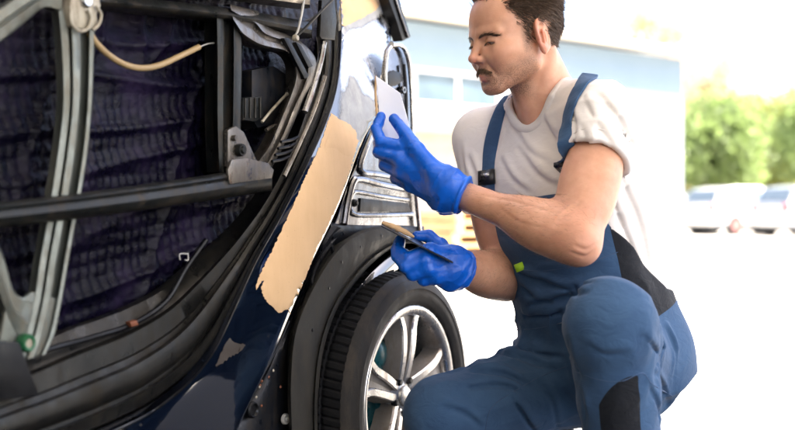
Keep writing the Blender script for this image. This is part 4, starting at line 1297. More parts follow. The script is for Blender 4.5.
def neck_field(p):
    d = cap(p, NK0, NK1, 0.056, 0.060)
    d = smin(d, cap(p, from_head((0.004, 0, -0.058)), NECK + 0.040 * FW - 0.02 * UP, 0.030, 0.036), 0.024)
    d = smin(d, cap(p, from_head((-0.045, 0.045, -0.025)), NECK + 0.055 * FW - 0.035 * UP + 0.020 * LF, 0.016, 0.013), 0.014)
    d = smin(d, cap(p, from_head((-0.045, -0.045, -0.025)), NECK + 0.055 * FW - 0.035 * UP - 0.020 * LF, 0.016, 0.013), 0.014)
    return d

def arm_field(p, S, E, W, side):
    u = norm(E - S); w = norm(W - E)
    d = cap(p, S, E, 0.054, 0.040)
    side_v = norm(np.cross(u, w)) if np.linalg.norm(np.cross(u, w)) > 1e-3 else V(0, 1, 0)
    fr = norm(w - u * np.dot(w, u))               # front of the upper arm
    bi = S + u * 0.17 + fr * 0.015
    B = np.stack([u, fr, side_v], 1)
    d = smin(d, ell(p, bi, (0.095, 0.042, 0.043), B), 0.03)
    d = smin(d, ell(p, S + u * 0.15 - fr * 0.018, (0.10, 0.038, 0.041), B), 0.03)
    d = smin(d, cap(p, E, W, 0.038, 0.028), 0.025)
    bk = norm(-u - w * np.dot(-u, w))
    B2 = np.stack([w, bk, side_v], 1)
    d = smin(d, ell(p, E + w * 0.075 + bk * 0.010, (0.095, 0.041, 0.042), B2), 0.03)
    d = smin(d, ell(p, E + w * 0.06 - bk * 0.012, (0.085, 0.034, 0.038), B2), 0.03)
    d = smin(d, sph(p, E - w * 0.012 + u * 0.014, 0.022), 0.022)       # point of the elbow
    return d

armL = bounded(lambda p: arm_field(p, SL, EL, WL, 1), (SL + WL) / 2 * 0.5 + EL * 0.5, 0.27)
armR = bounded(lambda p: arm_field(p, SR, ER, WR, -1), (SR + WR) / 2 * 0.5 + ER * 0.5, 0.26)

# ---- cloth folds laid where the photo shows them
def make_folds(fn, lines, dv=(0.0, -5.0)):
    segs = []
    for pix, amp, sg in lines:
        for off, a, s_ in (((0, 0), -amp, sg), (dv, amp * 0.9, sg * 1.5)):
            P = catmull([V(x + off[0], y + off[1]) for x, y in pix], 3)
            pts = [hit_sdf(fn, x, y, 1.7) for x, y in P]
            n = len(pts)
            tap = [a * math.sin(math.pi * (0.12 + 0.80 * k / (n - 1))) ** 0.8 for k in range(n)]
            segs.append((np.array(pts, np.float32), tap, s_))
    def w(p):
        out = np.zeros(len(p), np.float32)
        for pts, tap, s_ in segs:
            c = pts.mean(0); R_ = np.linalg.norm(pts - c, axis=1).max() + 3 * s_
            q_ = p - c
            m = np.argwhere(np.einsum('ij,ij->i', q_, q_) < R_ * R_).ravel()
            if not len(m): continue
            pm = p[m]; best = np.full(len(m), 9.0, np.float32); am = np.zeros(len(m), np.float32)
            for k in range(len(pts) - 1):
                ab = pts[k + 1] - pts[k]
                t = np.clip(((pm - pts[k]) @ ab) / max(1e-9, float(ab @ ab)), 0, 1)
                r_ = pm - pts[k] - t[:, None] * ab
                d2 = np.einsum('ij,ij->i', r_, r_)
                u = d2 < best
                best = np.where(u, d2, best); am = np.where(u, tap[k] + (tap[k + 1] - tap[k]) * t, am)
            out[m] += am * np.exp(-best / (s_ * s_))
        return out
    return w

arm_lines = make_folds(armL, [([(556, 214), (530, 206), (505, 200), (480, 195)], 0.0010, 0.0035), ([(545, 228), (520, 222), (500, 208)], 0.0008, 0.0035), ([(556, 224), (566, 214), (578, 204)], 0.0035, 0.006),
    ([(585, 190), (578, 205), (566, 216)], 0.0010, 0.004), ([(572, 252), (584, 256), (594, 250)], 0.0022, 0.004), ([(576, 246), (586, 249), (596, 243)], 0.0018, 0.004)], (1.0, -3.0))
def arm_near(p): return skin_only(armL(p), p, arm_lines, 0.02)

def loft(p, keys, inflate=0.0, expo=2.4):
    q = p - PEL
    z = q @ UP; x = q @ LF; y = q @ FW
    k = np.array(keys)
    cy = np.interp(z, k[:, 0], k[:, 1]); a = np.interp(z, k[:, 0], k[:, 2]) + inflate; b = np.interp(z, k[:, 0], k[:, 3]) + inflate
    r = (np.abs(x / a) ** expo + np.abs((y - cy) / b) ** expo) ** (1 / expo)
    d = (r - 1) * np.minimum(a, b)
    d = np.maximum(d, np.maximum(z - k[-1, 0], k[0, 0] - z))
    return d
TORSO = [(-0.06, 0.0, 0.165, 0.120), (0.0, 0.0, 0.172, 0.128), (0.10, 0.004, 0.160, 0.122), (0.20, 0.010, 0.152, 0.120), (0.30, 0.012, 0.160, 0.124),
         (0.40, 0.008, 0.172, 0.122), (0.46, 0.002, 0.172, 0.110), (0.50, -0.006, 0.155, 0.092), (0.535, -0.012, 0.125, 0.078), (0.57, -0.015, 0.080, 0.062)]
TORSO_S = [(z, c, *r) for z, c, r in zip(np.linspace(-0.06, 0.57, 40),
            np.interp(np.linspace(-0.06, 0.57, 40), [k[0] for k in TORSO], [k[1] for k in TORSO]),
            zip(np.interp(np.linspace(-0.06, 0.57, 40), [k[0] for k in TORSO], [k[2] for k in TORSO]),
                np.interp(np.linspace(-0.06, 0.57, 40), [k[0] for k in TORSO], [k[3] for k in TORSO])))]
# smooth the key rows
_k = np.array(TORSO_S)
for _ in range(3):
    _k[1:-1, 1:] = (_k[:-2, 1:] + 2 * _k[1:-1, 1:] + _k[2:, 1:]) / 4
TORSO_S = [tuple(r) for r in _k]

def torso_core(p, inf=0.0):
    d = loft(p, TORSO_S, inf)
    for S, s in ((SL, 1), (SR, -1)):
        d = smin(d, sph(p, S + 0.004 * UP, 0.054 + inf), 0.05)
        d = smin(d, cap(p, NECK + s * 0.035 * LF + 0.008 * UP, S + 0.004 * UP, 0.040 + inf, 0.044 + inf), 0.045)
    return d

def body_sdf(p):
    d = smax(torso_core(p, -0.010), 0.33 - (p - PEL) @ UP, 0.03)
    d = smin(d, neck_field(p), 0.03)
    d = smin(d, arm_near(p), 0.02)
    d = smin(d, armR(p), 0.02)
    d = smin(d, head_b(p), 0.012)
    return d


bv, bf = sdf_mesh(body_sdf, (-0.02, 1.96, 0.45), (0.66, 2.64, 1.24), 0.0025)

q = to_head(bv)
ay = np.abs(q[:, 1])
def soft(x, a, b): return np.clip((x - a) / (b - a), 0, 1)
# colour zones of the face: stubble, lips, ruddy places
st = soft(-q[:, 2], 0.012, 0.040) * soft(q[:, 0], -0.010, 0.010) * (1 - soft(-q[:, 2], 0.098, 0.125))
st *= 0.35 + 0.65 * np.maximum(soft(-q[:, 2], 0.03, 0.065), soft(0.06 - q[:, 0], 0.0, 0.04))
st *= 0.55 + 0.6 * vnoise(q * 70)
st = np.where(q[:, 0] < -0.05, 0, st) * 0.85
st = np.where((q[:, 0] > 0.095) & (q[:, 2] > -0.035), 0, st)
sb = soft(q[:, 2], -0.04, -0.01) * (1 - soft(q[:, 2], 0.035, 0.05)) * (1 - soft(np.abs(q[:, 0] - 0.018), 0.006, 0.014)) * (ay > 0.055) * 0.6
st = np.maximum(st, sb)
d1 = cap(np.stack([q[:, 0], ay, q[:, 2]], 1), V(0.0995, 0, -0.0530), V(0.087, 0.020, -0.0555), 0.0042, 0.0020)
d2 = cap(np.stack([q[:, 0], ay, q[:, 2]], 1), V(0.0970, 0, -0.0615), V(0.087, 0.017, -0.0585), 0.0052, 0.0025)
lip = 1 - soft(np.minimum(d1, d2), -0.0003, 0.0022)
st = st * (1 - lip)
red = 0.55 * (1 - soft(np.linalg.norm(q - V(0.112, 0, -0.022), axis=1), 0.008, 0.022))
red = np.maximum(red, 0.16 * (1 - soft(np.linalg.norm(np.stack([q[:, 0] - 0.075, ay - 0.042, q[:, 2] + 0.014], 1), axis=1), 0.010, 0.032)))
red = np.maximum(red, 0.6 * soft(ay, 0.076, 0.086) * (np.abs(q[:, 0]) < 0.04) * (np.abs(q[:, 2]) < 0.05))
red = np.maximum(red, 0.28 * (1 - soft(np.linalg.norm(bv - EL, axis=1), 0.03, 0.09)))
BASE = V(0.40, 2.30, 0.0)
def P_(v): return np.asarray(v) - BASE
person = link_np('person', P_(bv), bf, M_skin, None, {'stubble': st, 'lip': lip, 'red': red})
person.location = BASE
tag(person, 'crouching mechanic with moustache in white T-shirt, blue bib overalls and blue rubber gloves', 'person')

ARM_HAIR = []
def sdf_part(name, fn, lo, hi, h, mat, parent=person, proj=2):
    v, f = sdf_mesh(fn, lo, hi, h, proj)
    return link_np(name, P_(v), f, mat, parent), v, f

# ---- fine hair on the forearms
for (E_, W_, wr0) in ((EL, WL, 0.02), (ER, WR, 0.02)):
    uu = norm(W_ - E_); tt_ = (bv - E_) @ uu
    rad_ = np.linalg.norm(bv - E_ - np.outer(tt_, uu), axis=1)
    cd = np.argwhere((tt_ > -0.02) & (tt_ < np.linalg.norm(W_ - E_) - 0.02) & (rad_ < 0.075)).ravel()
    pk_ = rng.choice(cd, 1500)
    nn_ = sdf_grad(body_sdf, bv[pk_], 0.004); nn_ /= np.linalg.norm(nn_, axis=1)[:, None]
    dd_ = uu[None] * 0.9 + V(0, 0, -0.5) + rng.normal(size=nn_.shape) * 0.35
    dd_ -= nn_ * np.sum(dd_ * nn_, 1)[:, None]; dd_ = dd_ / np.linalg.norm(dd_, axis=1)[:, None] + nn_ * 0.35
    ARM_HAIR.append((bv[pk_], dd_ / np.linalg.norm(dd_, axis=1)[:, None]))

# ---- eyes
for s in (1, -1):
    bm = bmesh.new()
    c = from_head((0.0745, s * 0.0325, 0.0145))
    lathe_bm(bm, [(0.0118 * math.sin(t), -0.0118 * math.cos(t)) for t in np.linspace(0, math.pi, 17)], P_(c), HF, 24)
    eye = mesh_bm('eye', bm, M_eye, person)
    bm = bmesh.new()
    g = norm(HF * 0.95 - HU * 0.30 - HLf * 0.10)
    lathe_bm(bm, [(0.0, 0.01225)] + [(0.0122 * math.sin(t), 0.0122 * math.cos(t)) for t in np.linspace(0.06, 0.40, 8)], P_(c), g, 20)
    mesh_bm('iris', bm, M_iris, eye)

# ---- hair made of strands on the scalp
def strands(name, roots, dirs, lens, wid, mat, droop=0.25, parent=person, nseg=3):
    vs, fs = [], []
    n = len(roots)
    r2 = np.random.default_rng(11)
    side = np.cross(dirs, r2.normal(size=(n, 3))); side /= np.linalg.norm(side, axis=1)[:, None]
    bend = r2.normal(size=(n, 3)) * droop
    V4 = []
    for k in range(nseg + 1):
        t = k / nseg
        c = roots + dirs * (lens * t)[:, None] + bend * (lens * t * t * 0.5)[:, None]
        w = wid * (1 - 0.75 * t)
        V4 += [c - side * w, c + side * w]
    A = np.stack(V4, 1)                      # n, 2*(nseg+1), 3
    base = (np.arange(n) * 2 * (nseg + 1))[:, None]
    for k in range(nseg):
        fs.append(base + np.array([2 * k, 2 * k + 1, 2 * k + 3, 2 * k + 2]))
    return link_np(name, P_(A.reshape(-1, 3)), np.concatenate(fs), mat, parent)

def scalp_mask(q):
    """1 where hair grows: hairline receding at the temples, sideburn, round the ear to the nape"""
    ay = np.abs(q[:, 1])
    front = 0.052 + 0.020 * np.cos(ay / 0.06 * 1.2) - 0.030 * np.exp(-((ay - 0.046) / 0.013) ** 2)
    hl = np.where(q[:, 2] > 0.072, front, np.interp(q[:, 2], [-0.05, -0.012, 0.010, 0.035, 0.050, 0.072], [-0.045, -0.030, 0.020, 0.024, 0.034, 0.040]))
    lowz = np.interp(q[:, 0], [-0.12, -0.075, -0.045, -0.022, 0.008, 0.012, 0.03], [-0.055, -0.062, -0.050, 0.044, 0.046, -0.012, -0.006])
    ear = (ay > 0.0715) & (np.abs(q[:, 0] + 0.010) < 0.034) & (q[:, 2] < 0.046)
    return (q[:, 0] < hl) & (q[:, 2] > lowz) & ~ear
hm = head_field(bv) < 0.004
cand = np.argwhere(hm & scalp_mask(q + 0.018 * (rng.random(q.shape) - 0.5))).ravel()
nrm_all = sdf_grad(body_sdf, bv[cand], 0.004); nrm_all /= np.linalg.norm(nrm_all, axis=1)[:, None]
sc = sdf_mesh  # scalp shell
def hair_shell(p):
    qq = to_head(p)
    d = head_local(qq) - 0.0045
    m = scalp_mask(qq)
    return np.where(m, d, np.maximum(d, 0.004))
pick = rng.choice(len(cand), 40000)
root = bv[cand[pick]] + rng.normal(size=(40000, 3)) * 0.0018
nn = nrm_all[pick]
qr = to_head(root)
flow_l = np.stack([-0.75 - 0 * qr[:, 0], 0.10 * np.sign(qr[:, 1]), np.where(qr[:, 2] > 0.09, -0.05, -0.75)], 1)
top = soft(qr[:, 2], 0.06, 0.11)[:, None]
flow = flow_l @ HB.T
flow -= nn * np.sum(flow * nn, 1)[:, None]
flow /= np.linalg.norm(flow, axis=1)[:, None]
dirs = flow * (0.9 - 0.25 * top) + nn * (0.38 + 0.45 * top) + rng.normal(size=root.shape) * 0.09
dirs /= np.linalg.norm(dirs, axis=1)[:, None]
ln = (0.011 + 0.020 * top[:, 0]) * (0.6 + 0.8 * rng.random(len(root))) * (0.45 + 0.55 * soft(qr[:, 2], -0.05, 0.03))
strands('hair', root, dirs, ln, 0.00052, M_hair, 0.10)

for (r_, d_) in ARM_HAIR:
    strands('arm_hair', r_, d_, 0.008 + 0.008 * rng.random(len(r_)), 0.00016, M_stache, 0.3)

def face_pts(pts_local, n, spread):
    """random points on the face near a local polyline"""
    out = []
    P = np.array(catmull(pts_local, 8))
    k = rng.integers(0, len(P) - 1, n); t = rng.random(n)
    c = P[k] + (P[k + 1] - P[k]) * t[:, None]
    c = c + rng.normal(size=(n, 3)) * spread
    for _ in range(6):
        d = head_local(c); g = sdf_grad(head_local, c, 0.0015); c = c - g * d[:, None] / np.maximum((g * g).sum(1), 0.2)[:, None]
    g = sdf_grad(head_local, c, 0.002); g /= np.linalg.norm(g, axis=1)[:, None]
    return c, g
for s in (1, -1):
    c, g = face_pts([V(0.098, s * 0.012, 0.0248), V(0.095, s * 0.024, 0.0278), V(0.085, s * 0.038, 0.0293), V(0.072, s * 0.050, 0.0255)], 400, np.array([0.001, 0.001, 0.0018]))
    dl = np.stack([-0.45 + 0 * c[:, 0], s * 0.9 + 0 * c[:, 0], 0.25 - 6 * (np.abs(c[:, 1]) - 0.02)], 1)
    dl += rng.normal(size=dl.shape) * 0.15 + g * 0.25; dl /= np.linalg.norm(dl, axis=1)[:, None]
    strands('eyebrow', from_head(c), dl @ HB.T, 0.006 + 0.003 * rng.random(len(c)), 0.00045, M_brow, 0.1)
c, g = face_pts([V(0.088, -0.024, -0.0485), V(0.098, -0.013, -0.0415), V(0.104, 0, -0.0390), V(0.098, 0.013, -0.0415), V(0.088, 0.024, -0.0485)], 900, np.array([0.001, 0.0018, 0.0019]))
dl = np.stack([0.10 + 0 * c[:, 0], np.sign(c[:, 1]) * 0.45, -0.8 + 0 * c[:, 0]], 1) + g * 0.35 + rng.normal(size=c.shape) * 0.18
dl /= np.linalg.norm(dl, axis=1)[:, None]
strands('moustache', from_head(c), dl @ HB.T, 0.004 + 0.004 * rng.random(len(c)), 0.00045, M_stache, 0.15)
# lashes of the lowered lids
for s in (1, -1):
    tt = np.linspace(0, 1, 70)
    c = np.stack([0.0895 - 0.010 * np.abs(tt - 0.25) ** 1.6, s * (0.022 + 0.024 * tt), 0.0138 - 0.0045 * (2 * tt - 1) ** 2], 1)
    dl = np.stack([0.8 + 0 * tt, s * (tt - 0.4) * 0.9, -0.35 + 0 * tt], 1) + rng.normal(size=c.shape) * 0.1
    dl /= np.linalg.norm(dl, axis=1)[:, None]
    strands('eyelash', from_head(c), dl @ HB.T, 0.006 + 0 * tt, 0.00045, M_hair, 0.1)

# ---- T-shirt
def tor(p):
    q = p - PEL
    return q @ LF, q @ FW, q @ UP
uL = norm(EL - SL); uR = norm(ER - SR)
HEM_L = SL + uL * 0.098; HEM_R = SR + uR * 0.15
NKN = norm(0.90 * UP + 0.43 * FW); NKF = norm(0.90 * FW - 0.43 * UP); NKC = NECK + 0.010 * FW + 0.002 * UP
def neck_hole(p):
    q = p - NKC
    r = np.sqrt(((q @ NKF) / 0.070) ** 2 + ((q @ LF) / 0.065) ** 2)
    return np.maximum((r - 1) * 0.066, -(q @ NKN) - 0.05)
def tee_plain(p):
    d = torso_core(p, 0.008)
    sl = cap(p, SL - uL * 0.01, SL + uL * 0.20, 0.060, 0.074)
    hn = norm(uL + 0.30 * LF * 0 + V(-0.10, 0.0, 0.0))
    sl = smax(sl, (p - HEM_L) @ hn, 0.006)
    sr = cap(p, SR - uR * 0.01, SR + uR * 0.20, 0.066, 0.074)
    sr = smax(sr, (p - HEM_R) @ uR, 0.006)
    d = smin(smin(d, sl, 0.035), sr, 0.03)
    return d
tee_lines = make_folds(tee_plain, [
    ([(606, 186), (622, 226), (638, 268)], 0.007, 0.007), ([(620, 178), (640, 226), (650, 276)], 0.006, 0.007), ([(600, 214), (612, 240), (630, 270)], 0.005, 0.006),
    ([(584, 98), (598, 126), (616, 150)], 0.005, 0.006), ([(600, 96), (620, 122), (634, 152)], 0.006, 0.007), ([(578, 120), (586, 136), (592, 152)], 0.004, 0.005),
    ([(518, 148), (538, 174), (558, 186)], 0.006, 0.008), ([(545, 118), (556, 140), (562, 160)], 0.006, 0.007), ([(512, 126), (528, 150), (548, 162)], 0.005, 0.007),
    ([(468, 158), (476, 178), (480, 196)], 0.005, 0.006), ([(500, 160), (512, 180), (530, 192)], 0.005, 0.007), ([(460, 150), (463, 170), (470, 190)], 0.004, 0.006),
    ([(572, 110), (576, 130), (572, 150)], 0.005, 0.006)], (4.0, -3.0))
def tee_sdf(p):
    d = skin_only(tee_plain(p), p, tee_folds)
    x, y, z = tor(p)
    # open the sleeves and the neck
    d = np.maximum(d, -np.maximum(cap(p, SL, EL, 0.0600, 0.056), -((p - HEM_L) @ uL + 0.05)))
    d = np.maximum(d, -np.maximum(cap(p, SR, ER, 0.0620, 0.052), -((p - HEM_R) @ uR + 0.05)))
    d = smax(d, -neck_hole(p), 0.004)
    d = np.maximum(d, -(z + 0.05))
    return d
def tee_folds(p):
    x, y, z = tor(p)
    w = tee_lines(p) + 0.006 * folds(p, UP + 0.55 * LF, 11.0, 0.18, 3.0, 0.4) ** 1.7 * soft(0.50 - z, 0.0, 0.14)
    w += 0.0075 * folds(p, uL + 0.3 * LF, 16.0, 0.2, 8.0) ** 2 * (1 - soft(np.linalg.norm(p - SL, axis=1), 0.10, 0.20)) * soft(np.linalg.norm(p - SL, axis=1), 0.04, 0.10)
    w += 0.0050 * folds(p, UP * 0.3 + LF, 20.0, 0.25, 21.0) ** 2 * soft(x, -0.02, 0.10) * soft(z, 0.1, 0.2)
    return w - 0.003
tee, tv, tf = sdf_part('t_shirt', tee_sdf, (0.02, 2.0, 0.33), (0.68, 2.66, 1.05), 0.0038, M_tee, person, 1)
# ribbed collar: follows the edge of the neck opening
def ring_on(fn, c, a, b, ra, rb, n=72):
    pts = []
    for k in range(n):
        t = 2 * math.pi * k / n
        p = c + a * ra * math.cos(t) + b * rb * math.sin(t)
        pts.append(p)
    return pts
nkc = NKC
pts = []
for k in range(80):
    t = 2 * math.pi * k / 80
    dirv = math.cos(t) * NKF * 0.070 + math.sin(t) * LF * 0.065
    line = NKC + dirv + np.outer(np.linspace(-0.055, 0.09, 200), NKN)
    w = np.argwhere(tee_plain(line) < -0.002)
    pts.append(line[int(w[-1][0])] if len(w) else NKC + dirv)
pts = np.array(pts)
for _ in range(6): pts = (np.roll(pts, 1, 0) + 2 * pts + np.roll(pts, -1, 0)) / 4
bm = bmesh.new()
rings = []
for k in range(80):
    tdir = norm(pts[(k + 1) % 80] - pts[k - 1])
    outw = pts[k] - nkc; outw = norm(outw - tdir * np.dot(outw, tdir))
    g = sdf_grad(tee_plain, pts[k][None], 0.004)[0]; g = norm(g - tdir * np.dot(g, tdir))
    sdn = np.cross(tdir, g)
    if np.dot(sdn, pts[k] - nkc) < 0: sdn = -sdn
    ring = []
    for (u, w) in ((-0.004, -0.004), (-0.0045, 0.0020), (-0.002, 0.0042), (0.006, 0.0052), (0.014, 0.0046), (0.0165, 0.001), (0.016, -0.004)):
        ring.append(bm.verts.new(P_(pts[k] + sdn * u + g * w)))
    rings.append(ring)
for k in range(80):
    A, B_ = rings[k], rings[(k + 1) % 80]
    for j in range(6): bm.faces.new((A[j], A[j + 1], B_[j + 1], B_[j]))
mesh_bm('collar', bm, M_tee, tee, sharp=0)
# double stitched hem of the near sleeve
def ring_hem(S, u, dist, r, name, par):
    a = norm(np.cross(u, V(0, 0, 1))); b = np.cross(u, a)
    pts = []
    for k in range(64):
        t = 2 * math.pi * k / 64
        dirv = math.cos(t) * a + math.sin(t) * b
        c = S + u * dist
        rr = np.linspace(0.05, 0.11, 120)
        vals = tee_sdf(c + np.outer(rr, dirv))
        w = np.argwhere(vals < 0)
        pts.append(c + dirv * (rr[int(w[-1][0])] if len(w) else r))
    pts = np.array(pts)
    for _ in range(2): pts = (np.roll(pts, 1, 0) + 2 * pts + np.roll(pts, -1, 0)) / 4
    bm = bmesh.new(); tube_bm(bm, list(P_(pts)) + [P_(pts[0])], 0.0011, 6, False)
    return mesh_bm(name, bm, M_tee, par)
ring_hem(SL, uL, 0.076, 0.070, 'sleeve_seam', tee)

# ---- overalls
def legs(p, inf=0.0):
    d = ell(p, PEL - 0.005 * UP, (0.185 + inf, 0.150 + inf, 0.140 + inf), np.stack([LF, FW, UP], 1))
    gl = ell(p, at(619, 374, 2.52), (0.105, 0.13, 0.125))
    d = smin(d, gl, 0.06)
    tl = cap(p, HL, KL, 0.105, 0.070)
    d = smin(d, tl, 0.045)
    d = smin(d, cap(p, HR, KR, 0.108, 0.080), 0.05)
    kn = norm(KL - HL)
    sh = cap(p, KL, AL, 0.068, 0.062)
    sh = smin(sh, cap(p, KL + V(0.02, 0.06, -0.10), AL + V(0.01, 0.03, 0.12), 0.066, 0.055), 0.05)
    d = smin(d, sh, 0.030)
    d = smin(d, ell(p, KL + V(-0.004, -0.012, 0.006), (0.072, 0.064, 0.076)), 0.03)
    d = smin(d, cap(p, KR, AR, 0.076, 0.062), 0.025)
    return d
uTR = norm(KR - HR); uTL = norm(KL - HL)
BIB_TOP = 0.395
def bib_region(p):
    x, y, z = tor(p)
    ang = np.abs(np.arctan2(x, y + 0.02))           # 0 in front, pi at the back
    top_z = np.interp(ang, [0, 0.78, 0.98, 1.30, 1.65, 2.2, 3.2], [BIB_TOP, BIB_TOP, 0.30, 0.205, 0.135, 0.10, 0.14])
    return (z - top_z) * 0.75
def overalls_plain(p):
    lg = legs(p)
    bib = smax(tee_plain(p) - 0.008, bib_region(p), 0.004)
    waist = smax(torso_core(p, 0.016), bib_region(p), 0.004)
    d = smin(lg, smin(bib, waist, 0.01), 0.035)
    return d
def near(p, c, r0, r1): return 1 - soft(np.linalg.norm(p - c, axis=1), r0, r1)
ov_lines = make_folds(overalls_plain, [
    ([(497, 340), (523, 351), (566, 357)], 0.0080, 0.0076), ([(469, 355), (497, 354), (523, 359), (556, 370)], 0.0100, 0.0076), ([(475, 372), (502, 374), (526, 385)], 0.0144, 0.0068),
    ([(470, 388), (497, 385), (518, 391)], 0.0112, 0.0059), ([(512, 399), (523, 414), (533, 430)], 0.0112, 0.0068), ([(444, 406), (466, 414), (480, 426)], 0.0096, 0.0068), ([(540, 384), (552, 402), (556, 426)], 0.0112, 0.0076),
    ([(455, 366), (470, 366), (486, 364)], 0.0040, 0.0059),
    ([(520, 272), (533, 279), (548, 281)], 0.0112, 0.0059), ([(524, 288), (536, 297), (552, 303)], 0.0128, 0.0068), ([(530, 305), (560, 297), (586, 293)], 0.0128, 0.0068), ([(526, 316), (545, 315), (566, 311)], 0.0112, 0.0059), ([(545, 284), (567, 289), (590, 284)], 0.0112, 0.0068),
    ([(644, 336), (655, 352), (653, 372)], 0.0112, 0.0059), ([(657, 328), (662, 350), (660, 372)], 0.0112, 0.0059), ([(655, 374), (664, 388), (668, 404)], 0.0096, 0.0059), ([(669, 330), (677, 352), (676, 376)], 0.0096, 0.0059), ([(648, 384), (656, 402), (660, 424)], 0.0096, 0.0059),
    ([(572, 340), (577, 360), (580, 376)], 0.0096, 0.0068), ([(590, 345), (606, 352), (626, 352)], 0.0048, 0.0076), ([(582, 392), (585, 410), (584, 430)], 0.0064, 0.0068)])
def overalls_sdf(p): return skin_only(overalls_plain(p), p, overall_folds)
def overall_folds(p):
    x, y, z = tor(p)
    thR = near(p, (HR + KR) / 2, 0.16, 0.28)
    w = ov_lines(p) + 0.007 * thR * folds(p, uTR + V(0.25, 0, -0.10), 13.0, 0.16, 2.0, 0.35) ** 1.6
    w += 0.005 * thR * folds(p, uTR + V(0.1, 0, 0.25), 30.0, 0.16, 12.0, 0.3) ** 2
    bel = soft(z, 0.07, 0.12) * (1 - soft(z, 0.27, 0.34)) * soft(y, -0.04, 0.02)
    w += 0.008 * bel * folds(p, LF + 0.12 * UP, 15.0, 0.16, 6.0, 0.4) ** 1.6
    w += 0.009 * near(p, KL + V(0.075, 0.07, -0.07), 0.05, 0.13) * folds(p, V(0.45, 0.35, 0.8), 24.0, 0.16, 4.0, 0.3) ** 2
    w += 0.007 * near(p, AL + V(0, 0, 0.24), 0.08, 0.16) * folds(p, V(0.3, 0.3, 1), 20.0, 0.2, 14.0, 0.3) ** 2
    w += 0.010 * near(p, at(648, 390, 2.42), 0.08, 0.17) * folds(p, V(0.25, 0.1, 0.95), 22.0, 0.16, 9.0, 0.3) ** 2
    kd = (p - KL) @ norm(V(-0.35, -0.75, 0.55))
    w += 0.0030 * near(p, KL, 0.05, 0.15) * folds(p, V(1, 0.1, 0.15), 20.0, 0.25, 31.0, 0.6) ** 2
    return w - 0.004

ov_v, ov_f = sdf_mesh(overalls_sdf, (-0.10, 1.86, 0.03), (0.80, 2.78, 0.86), 0.0042, 1)

shin_u = norm(AL - KL)
e1 = norm(V(0.0, -1.0, 0.0) - shin_u * np.dot(V(0, -1, 0), shin_u)); e2 = np.cross(shin_u, e1)
if e2[0] < 0: e2 = -e2
def g_side(p):
    x, y, z = tor(p)
    ang = np.abs(np.arctan2(x, y + 0.02))
    return np.maximum(np.maximum(np.abs(ang - 1.52) - 0.56, 0) * 0.15 + np.minimum(0, np.abs(ang - 1.52) - 0.56) * 0.15, np.maximum(0.095 - z, 0.007 - legs(p)))
def g_calf(p):
    t = (p - KL) @ shin_u
    rad = p - KL - np.outer(t, shin_u)
    sa = np.arctan2(rad @ e2, rad @ e1)
    top = 0.085 + 0.055 * (sa - 0.10) ** 2 - 0.02 * sa
    g = np.maximum((np.abs(sa + 0.10) - 0.60) * 0.08, np.maximum(top - t, t - 0.40))
    return np.maximum(g, p[:, 1] - 2.2)
lab = np.zeros(len(ov_f), int)
for k, g in ((1, g_side), (2, g_calf)):
    gv = g(ov_v)
    lab[(gv[ov_f].mean(1) < 0)] = k
    A_ = np.zeros(len(ov_v), bool); B2_ = np.zeros(len(ov_v), bool)
    A_[ov_f[lab == k].ravel()] = True; B2_[ov_f[lab != k].ravel()] = True
    bnd = np.argwhere(A_ & B2_).ravel()
    if len(bnd):
        pb = ov_v[bnd]
        nb_ = sdf_grad(overalls_plain, pb, 0.004); nb_ /= np.maximum(np.linalg.norm(nb_, axis=1), 1e-6)[:, None]
        for _ in range(3):
            gg = sdf_grad(g, pb, 0.0015); gg -= nb_ * np.sum(gg * nb_, 1)[:, None]
            gl2 = np.maximum((gg * gg).sum(1), 0.05)
            pb = pb - gg * np.clip(g(pb) / gl2, -0.003, 0.003)[:, None]
        ov_v[bnd] = pb
v0, f0, _ = sub_faces(ov_v, ov_f, lab == 0)
overalls = link_np('overalls', P_(v0), f0, M_blue, person)
for k, nm in ((1, 'side_panel'), (2, 'calf_panel')):
    if (lab == k).any():
        v1, f1, _ = sub_faces(ov_v, ov_f, lab == k)
        link_np(nm, P_(v1), f1, M_blk, overalls)

def ribbon(name, pix, fn, width, lift, mat, parent, thick=0.0025, wdir=None, n=10, y0=1.7):
    """cloth strip laid on a field along photo pixels"""
    P = catmull([V(a, b) for a, b in pix], n)
    pts = np.array([hit_sdf(fn, a, b, y0) for a, b in P])
    for _ in range(3): pts[1:-1] = (pts[:-2] + 2 * pts[1:-1] + pts[2:]) / 4
    return ribbon_pts(name, pts, fn, width, lift, mat, parent, thick)
def ribbon_pts(name, pts, fn, width, lift, mat, parent, thick=0.0025):
    bm = bmesh.new(); rings = []
    G = sdf_grad(fn, pts, 0.012)
    for k in range(len(pts)):
        tdir = norm(pts[min(k + 1, len(pts) - 1)] - pts[max(k - 1, 0)])
        g = norm(G[k] - tdir * np.dot(G[k], tdir)); s = np.cross(tdir, g)
        c = pts[k] + g * lift
        ring = [bm.verts.new(P_(c + s * a * width / 2 + g * b)) for a, b in ((-1, -thick), (-1.0, 0.6 * thick), (-0.9, thick), (0.0, thick * 1.15), (0.9, thick), (1.0, 0.6 * thick), (1, -thick))]
        rings.append(ring)
    for k in range(len(rings) - 1):
        for j in range(6): bm.faces.new((rings[k][j], rings[k][j + 1], rings[k + 1][j + 1], rings[k + 1][j]))
        bm.faces.new((rings[k][6], rings[k][0], rings[k + 1][0], rings[k + 1][6]))
    bm.faces.new(rings[0]); bm.faces.new(rings[-1])
    return mesh_bm(name, bm, mat, parent, sharp=50)
